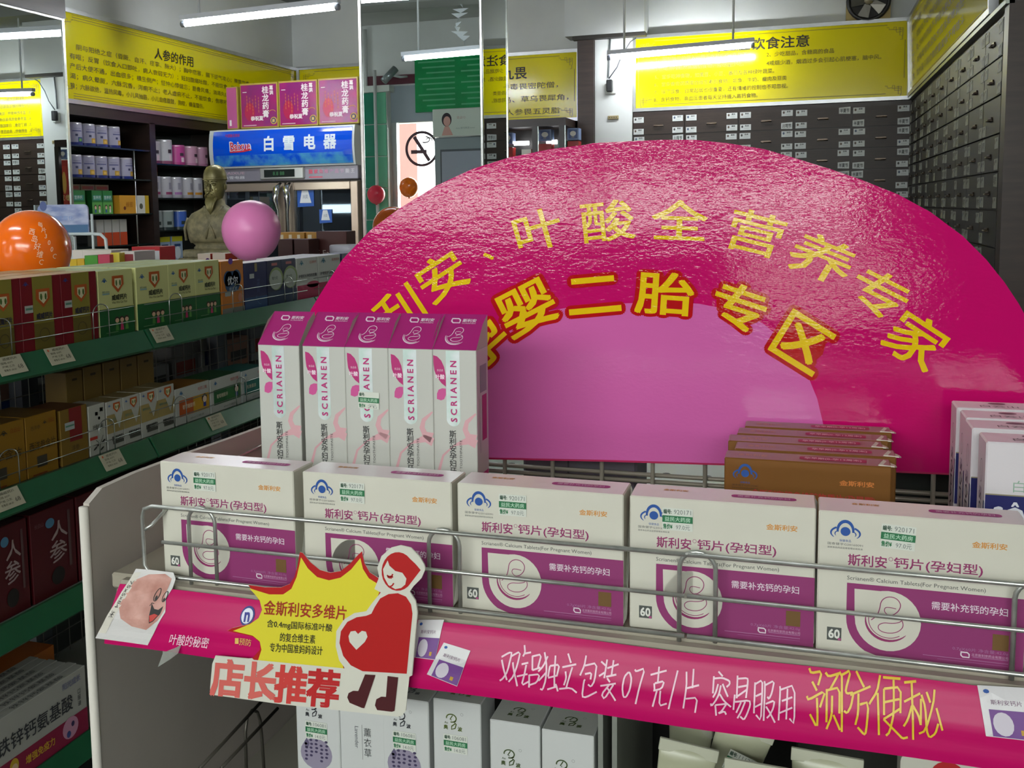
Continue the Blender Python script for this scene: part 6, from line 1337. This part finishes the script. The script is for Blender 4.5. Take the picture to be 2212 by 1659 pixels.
# ------------------------------------------------------------------ lower shelf goods
def aobo(label, col, px, Y, zt, lav=0, stick=True, plain=False):
    t = thing('cosmetic_carton', label, 'box', (PY(px, 1560, Y).x, Y, 1.001), group='tall white cartons on the lower shelf'); W = .0425; H = zt-1.001; D = .042
    b = MB(); b.box(0, 0, 0, W, D, H, M('#c4c6c4', rough=.4), .0008, top=M('#a8aaa4', rough=.4)); b.build('carton', t)
    b = MB(); cv = Canvas(b, (0, 0, H), (1, 0, 0), (0, 0, 1), (0, -1, 0), eps=.0002); m = ink(col)
    def logo(cv, x, y, s):
        cv.arc(x-.1*s, y+.18*s, .30*s, .24*s, -100, 190, s*.07, m, 2, 16); cv.stroke([(x+.18*s, y+.02*s), (x+.05*s, y-.05*s), (x+.20*s, y-.15*s), (x+.12*s, y-.42*s), (x-.10*s, y-.50*s), (x-.08*s, y-.30*s), (x+.15*s, y-.12*s)], s*.07, m, 2)
        cv.stroke([(x-.02*s, y+.36*s), (x-.18*s, y+.1*s), (x-.08*s, y+.06*s)], s*.06, m, 2)
        cv.text('奥', x-.45*s, y-.40*s, s*.28, m, 2, em=True, off=.04); cv.text('波', x+.42*s, y-.42*s, s*.28, m, 2, em=True, off=.04); cv.text('Ao', x-.42*s, y-.12*s, s*.13, m, 2); cv.arc(x+.55*s, y+.48*s, s*.08, s*.08, 0, 360, s*.02, ink('#8c8e8c'), 2, 10)
    if plain:
        cv.vtext('薰衣草', W*.62, -.030, .0085, ink('#3c4040'), 2, w=.0075); cv.stroke([(W*.50, -.028), (W*.50, -.06)], .0003, ink('#5c605c')); cv.text('Lavender', W*.38, -.040, .0035, ink('#5c5e64'), 2, w=.02, rot=-90)
    else:
        dz = -.018 if stick else -.030; logo(cv, W*.42, dz, .0145)
        if lav:
            cv.ell(W*.45, -.060, .0155, .0145, ink('#8c8498'))
            for i in range(5):
                x = W*.45-.010+.005*i; hh = .004*(i % 3)
                for j in range(5): cv.ell(x+.0006*(j % 2), -.066+hh+.0036*j, .0016, .0012, ink('#3c3454'), 2, n=6)
            cv.poly([(W*.18, -.050), (W*.24, -.046), (W*.30, -.051), (W*.26, -.055), (W*.2, -.055)], ink('#5c5470'), 2)
    cv = Canvas(b, (0, 0, H), (1, 0, 0), (0, 1, 0), (0, 0, 1), eps=.0002); logo(cv, W*.5, D*.45, .016); b.build('print', t)
    if stick and not plain: price_sticker(t, (W*.22, -.0004, H-.046), '106081', '14.0', .98)
    return t
aobo('tall white carton with a purple lavender picture, leftmost under the promotion card', '#23252c', 640, .80, 1.178, lav=1)
aobo('plain white carton with 薰衣草 lettering, second from the left on the lower shelf', '#23252c', 734, .80, 1.180, plain=True)
aobo('white carton with black logo and lavender picture, third on the lower shelf', '#2c2e34', 827, .80, 1.1815, lav=1)
aobo('white carton with green logo and price sticker, fourth on the lower shelf', '#4c5c1c', 936, .80, 1.186)
aobo('white carton with green logo, left one of the pair beside the gap', '#3c4c24', 1058, .79, 1.180, stick=False)
aobo('white carton with green logo, right one of the pair beside the dark gap', '#3c4c24', 1170, .785, 1.181, stick=False)
for k, px in enumerate((1302, 1332)): b = MB(); p = PY(px, 1560, .80); b.box(p.x-.002, .79, 1.0, p.x+.002, 1.0, 1.215, M('#8d9088', rough=.3, alpha=.8)); setp(b.build('shelf_divider'), 'thin clear upright divider, %s of the pair right of the white cartons' % ('left' if k == 0 else 'right'), 'divider')
def squeeze(label, c, w2, zt, rz=0.0, tilt=0.0, txt='111261'):
    t = thing('cream_tube', label, 'tube', (c[0]-(zt-1.001)*math.sin(tilt), c[1], 1.001), rz, group='cream tubes on the lower shelf'); t.rotation_euler = (0, tilt, rz)
    H = (zt-1.001)/math.cos(tilt); b = MB(); n = 28; vs = []; R = w2/PI*.98*.95; m = M('#a9aa90', rough=.28); K = 10
    for i in range(K+1):
        u = i/K; z = .02+(H-.02)*u; f = u**1.3; rx = R*(1-f)+w2/2*f; ry = R*(1-f)+.0012*f
        for j in range(n): a = 2*PI*j/n; vs.append((rx*math.cos(a), ry*math.sin(a), z))
    b.add(vs, [(i*n+j, i*n+(j+1) % n, (i+1)*n+(j+1) % n, (i+1)*n+j) for i in range(K) for j in range(n)]+[tuple(range(n))[::-1], tuple(range(K*n, K*n+n))], m, True); b.build('tube_body', t)
    b = MB(); b.box(-w2/2, -.0016, H-.009, w2/2, .0016, H+.001, M('#b9baa6', rough=.35), .0005); b.build('crimp', t)
    b = MB(); b.lathe(0, 0, [(R*.95, 0), (R*.98, .018), (R*.9, .02)], M('#d0d0c8'), 24); b.build('cap', t)
    price_sticker(t, (-w2*.22, -.0125, H-.036), txt, '26.0', 1.05, rot=-.1); return t
p = PY(1488, 1614, .80); squeeze('cream tube leaning forward at the left, with a green price sticker', (p.x, .80), .046, p.z, .12, .16)
p = PY(1575, 1572, .84); squeeze('cream tube standing behind the leaning one', (p.x+.012, .84), .046, p.z+.002, .1, .30)
p = PY(1520, 1552, .90); squeeze('shaded cream tube hidden behind the two front tubes', (p.x-.01, .90), .046, p.z, -.5, .05)
p = PY(1787, 1630, .81); squeeze('cream tube with a worn crimp, right of the middle of the lower shelf', (p.x, .81), .052, p.z, 0, .04)
p = PY(1640, 1652, .775); squeeze('cream tube whose crimp just shows at the bottom edge', (p.x, .775), .05, p.z, 0, .03)
t = thing('white_pack', 'white round-cornered pack with a red circle at the lower right', 'box', (PY(1945, 1650, .80).x, .80, 1.001)); zt = PY(2000, 1632, .80).z-1.001
b = MB(); cvp = []; W = .105; r = .007
for cx, cz, a0 in ((W-r, zt-r, 0), (r, zt-r, 90)):
    for k in range(5): a = math.radians(a0+22.5*k); cvp.append((cx+r*math.cos(a), 0, cz+r*math.sin(a)))
cvp += [(0, 0, 0), (W, 0, 0)]; b.prism(cvp, (0, .025, 0), M('#bfbdb0', rough=.45)); b.build('pack', t)
b = MB(); cv = Canvas(b, (0, 0, zt), (1, 0, 0), (0, 0, 1), (0, -1, 0), eps=.0003); cv.ell(.032, -.014, .0118, .0118, ink('#a81418')); cv.text('烟酰胺', .032, -.010, .0035, ink('#dca8a0'), 2, w=.013, off=.03); cv.text('清爽更方便', .032, -.0155, .0035, ink('#dca8a0'), 2, w=.018, off=.03); b.build('print', t)
for k, (px, py, w2, c) in enumerate(((1860, 1575, .11, '#3c3e38'), (2050, 1612, .05, '#8c1c1c'))):
    p = PY(px, py, .98); sbox('dark_pouch', ('dark patterned pouch in the shade behind the tubes', 'red topped pack in the shade at the lower right')[k], p.x-w2/2, .98, 1.001, w2, .05, p.z-1.0, c, (lambda cv, W, H: [cv.rect(W*(.1+.2*i), H*.3, W*(.2+.2*i), H*.35+.01*i, ink('#5c5e58')) for i in range(4)]), None)
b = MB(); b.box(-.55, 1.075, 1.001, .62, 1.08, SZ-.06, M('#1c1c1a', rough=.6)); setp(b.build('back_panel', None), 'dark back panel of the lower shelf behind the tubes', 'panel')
# the photographer's own counter side is open floor; nothing else stands in front
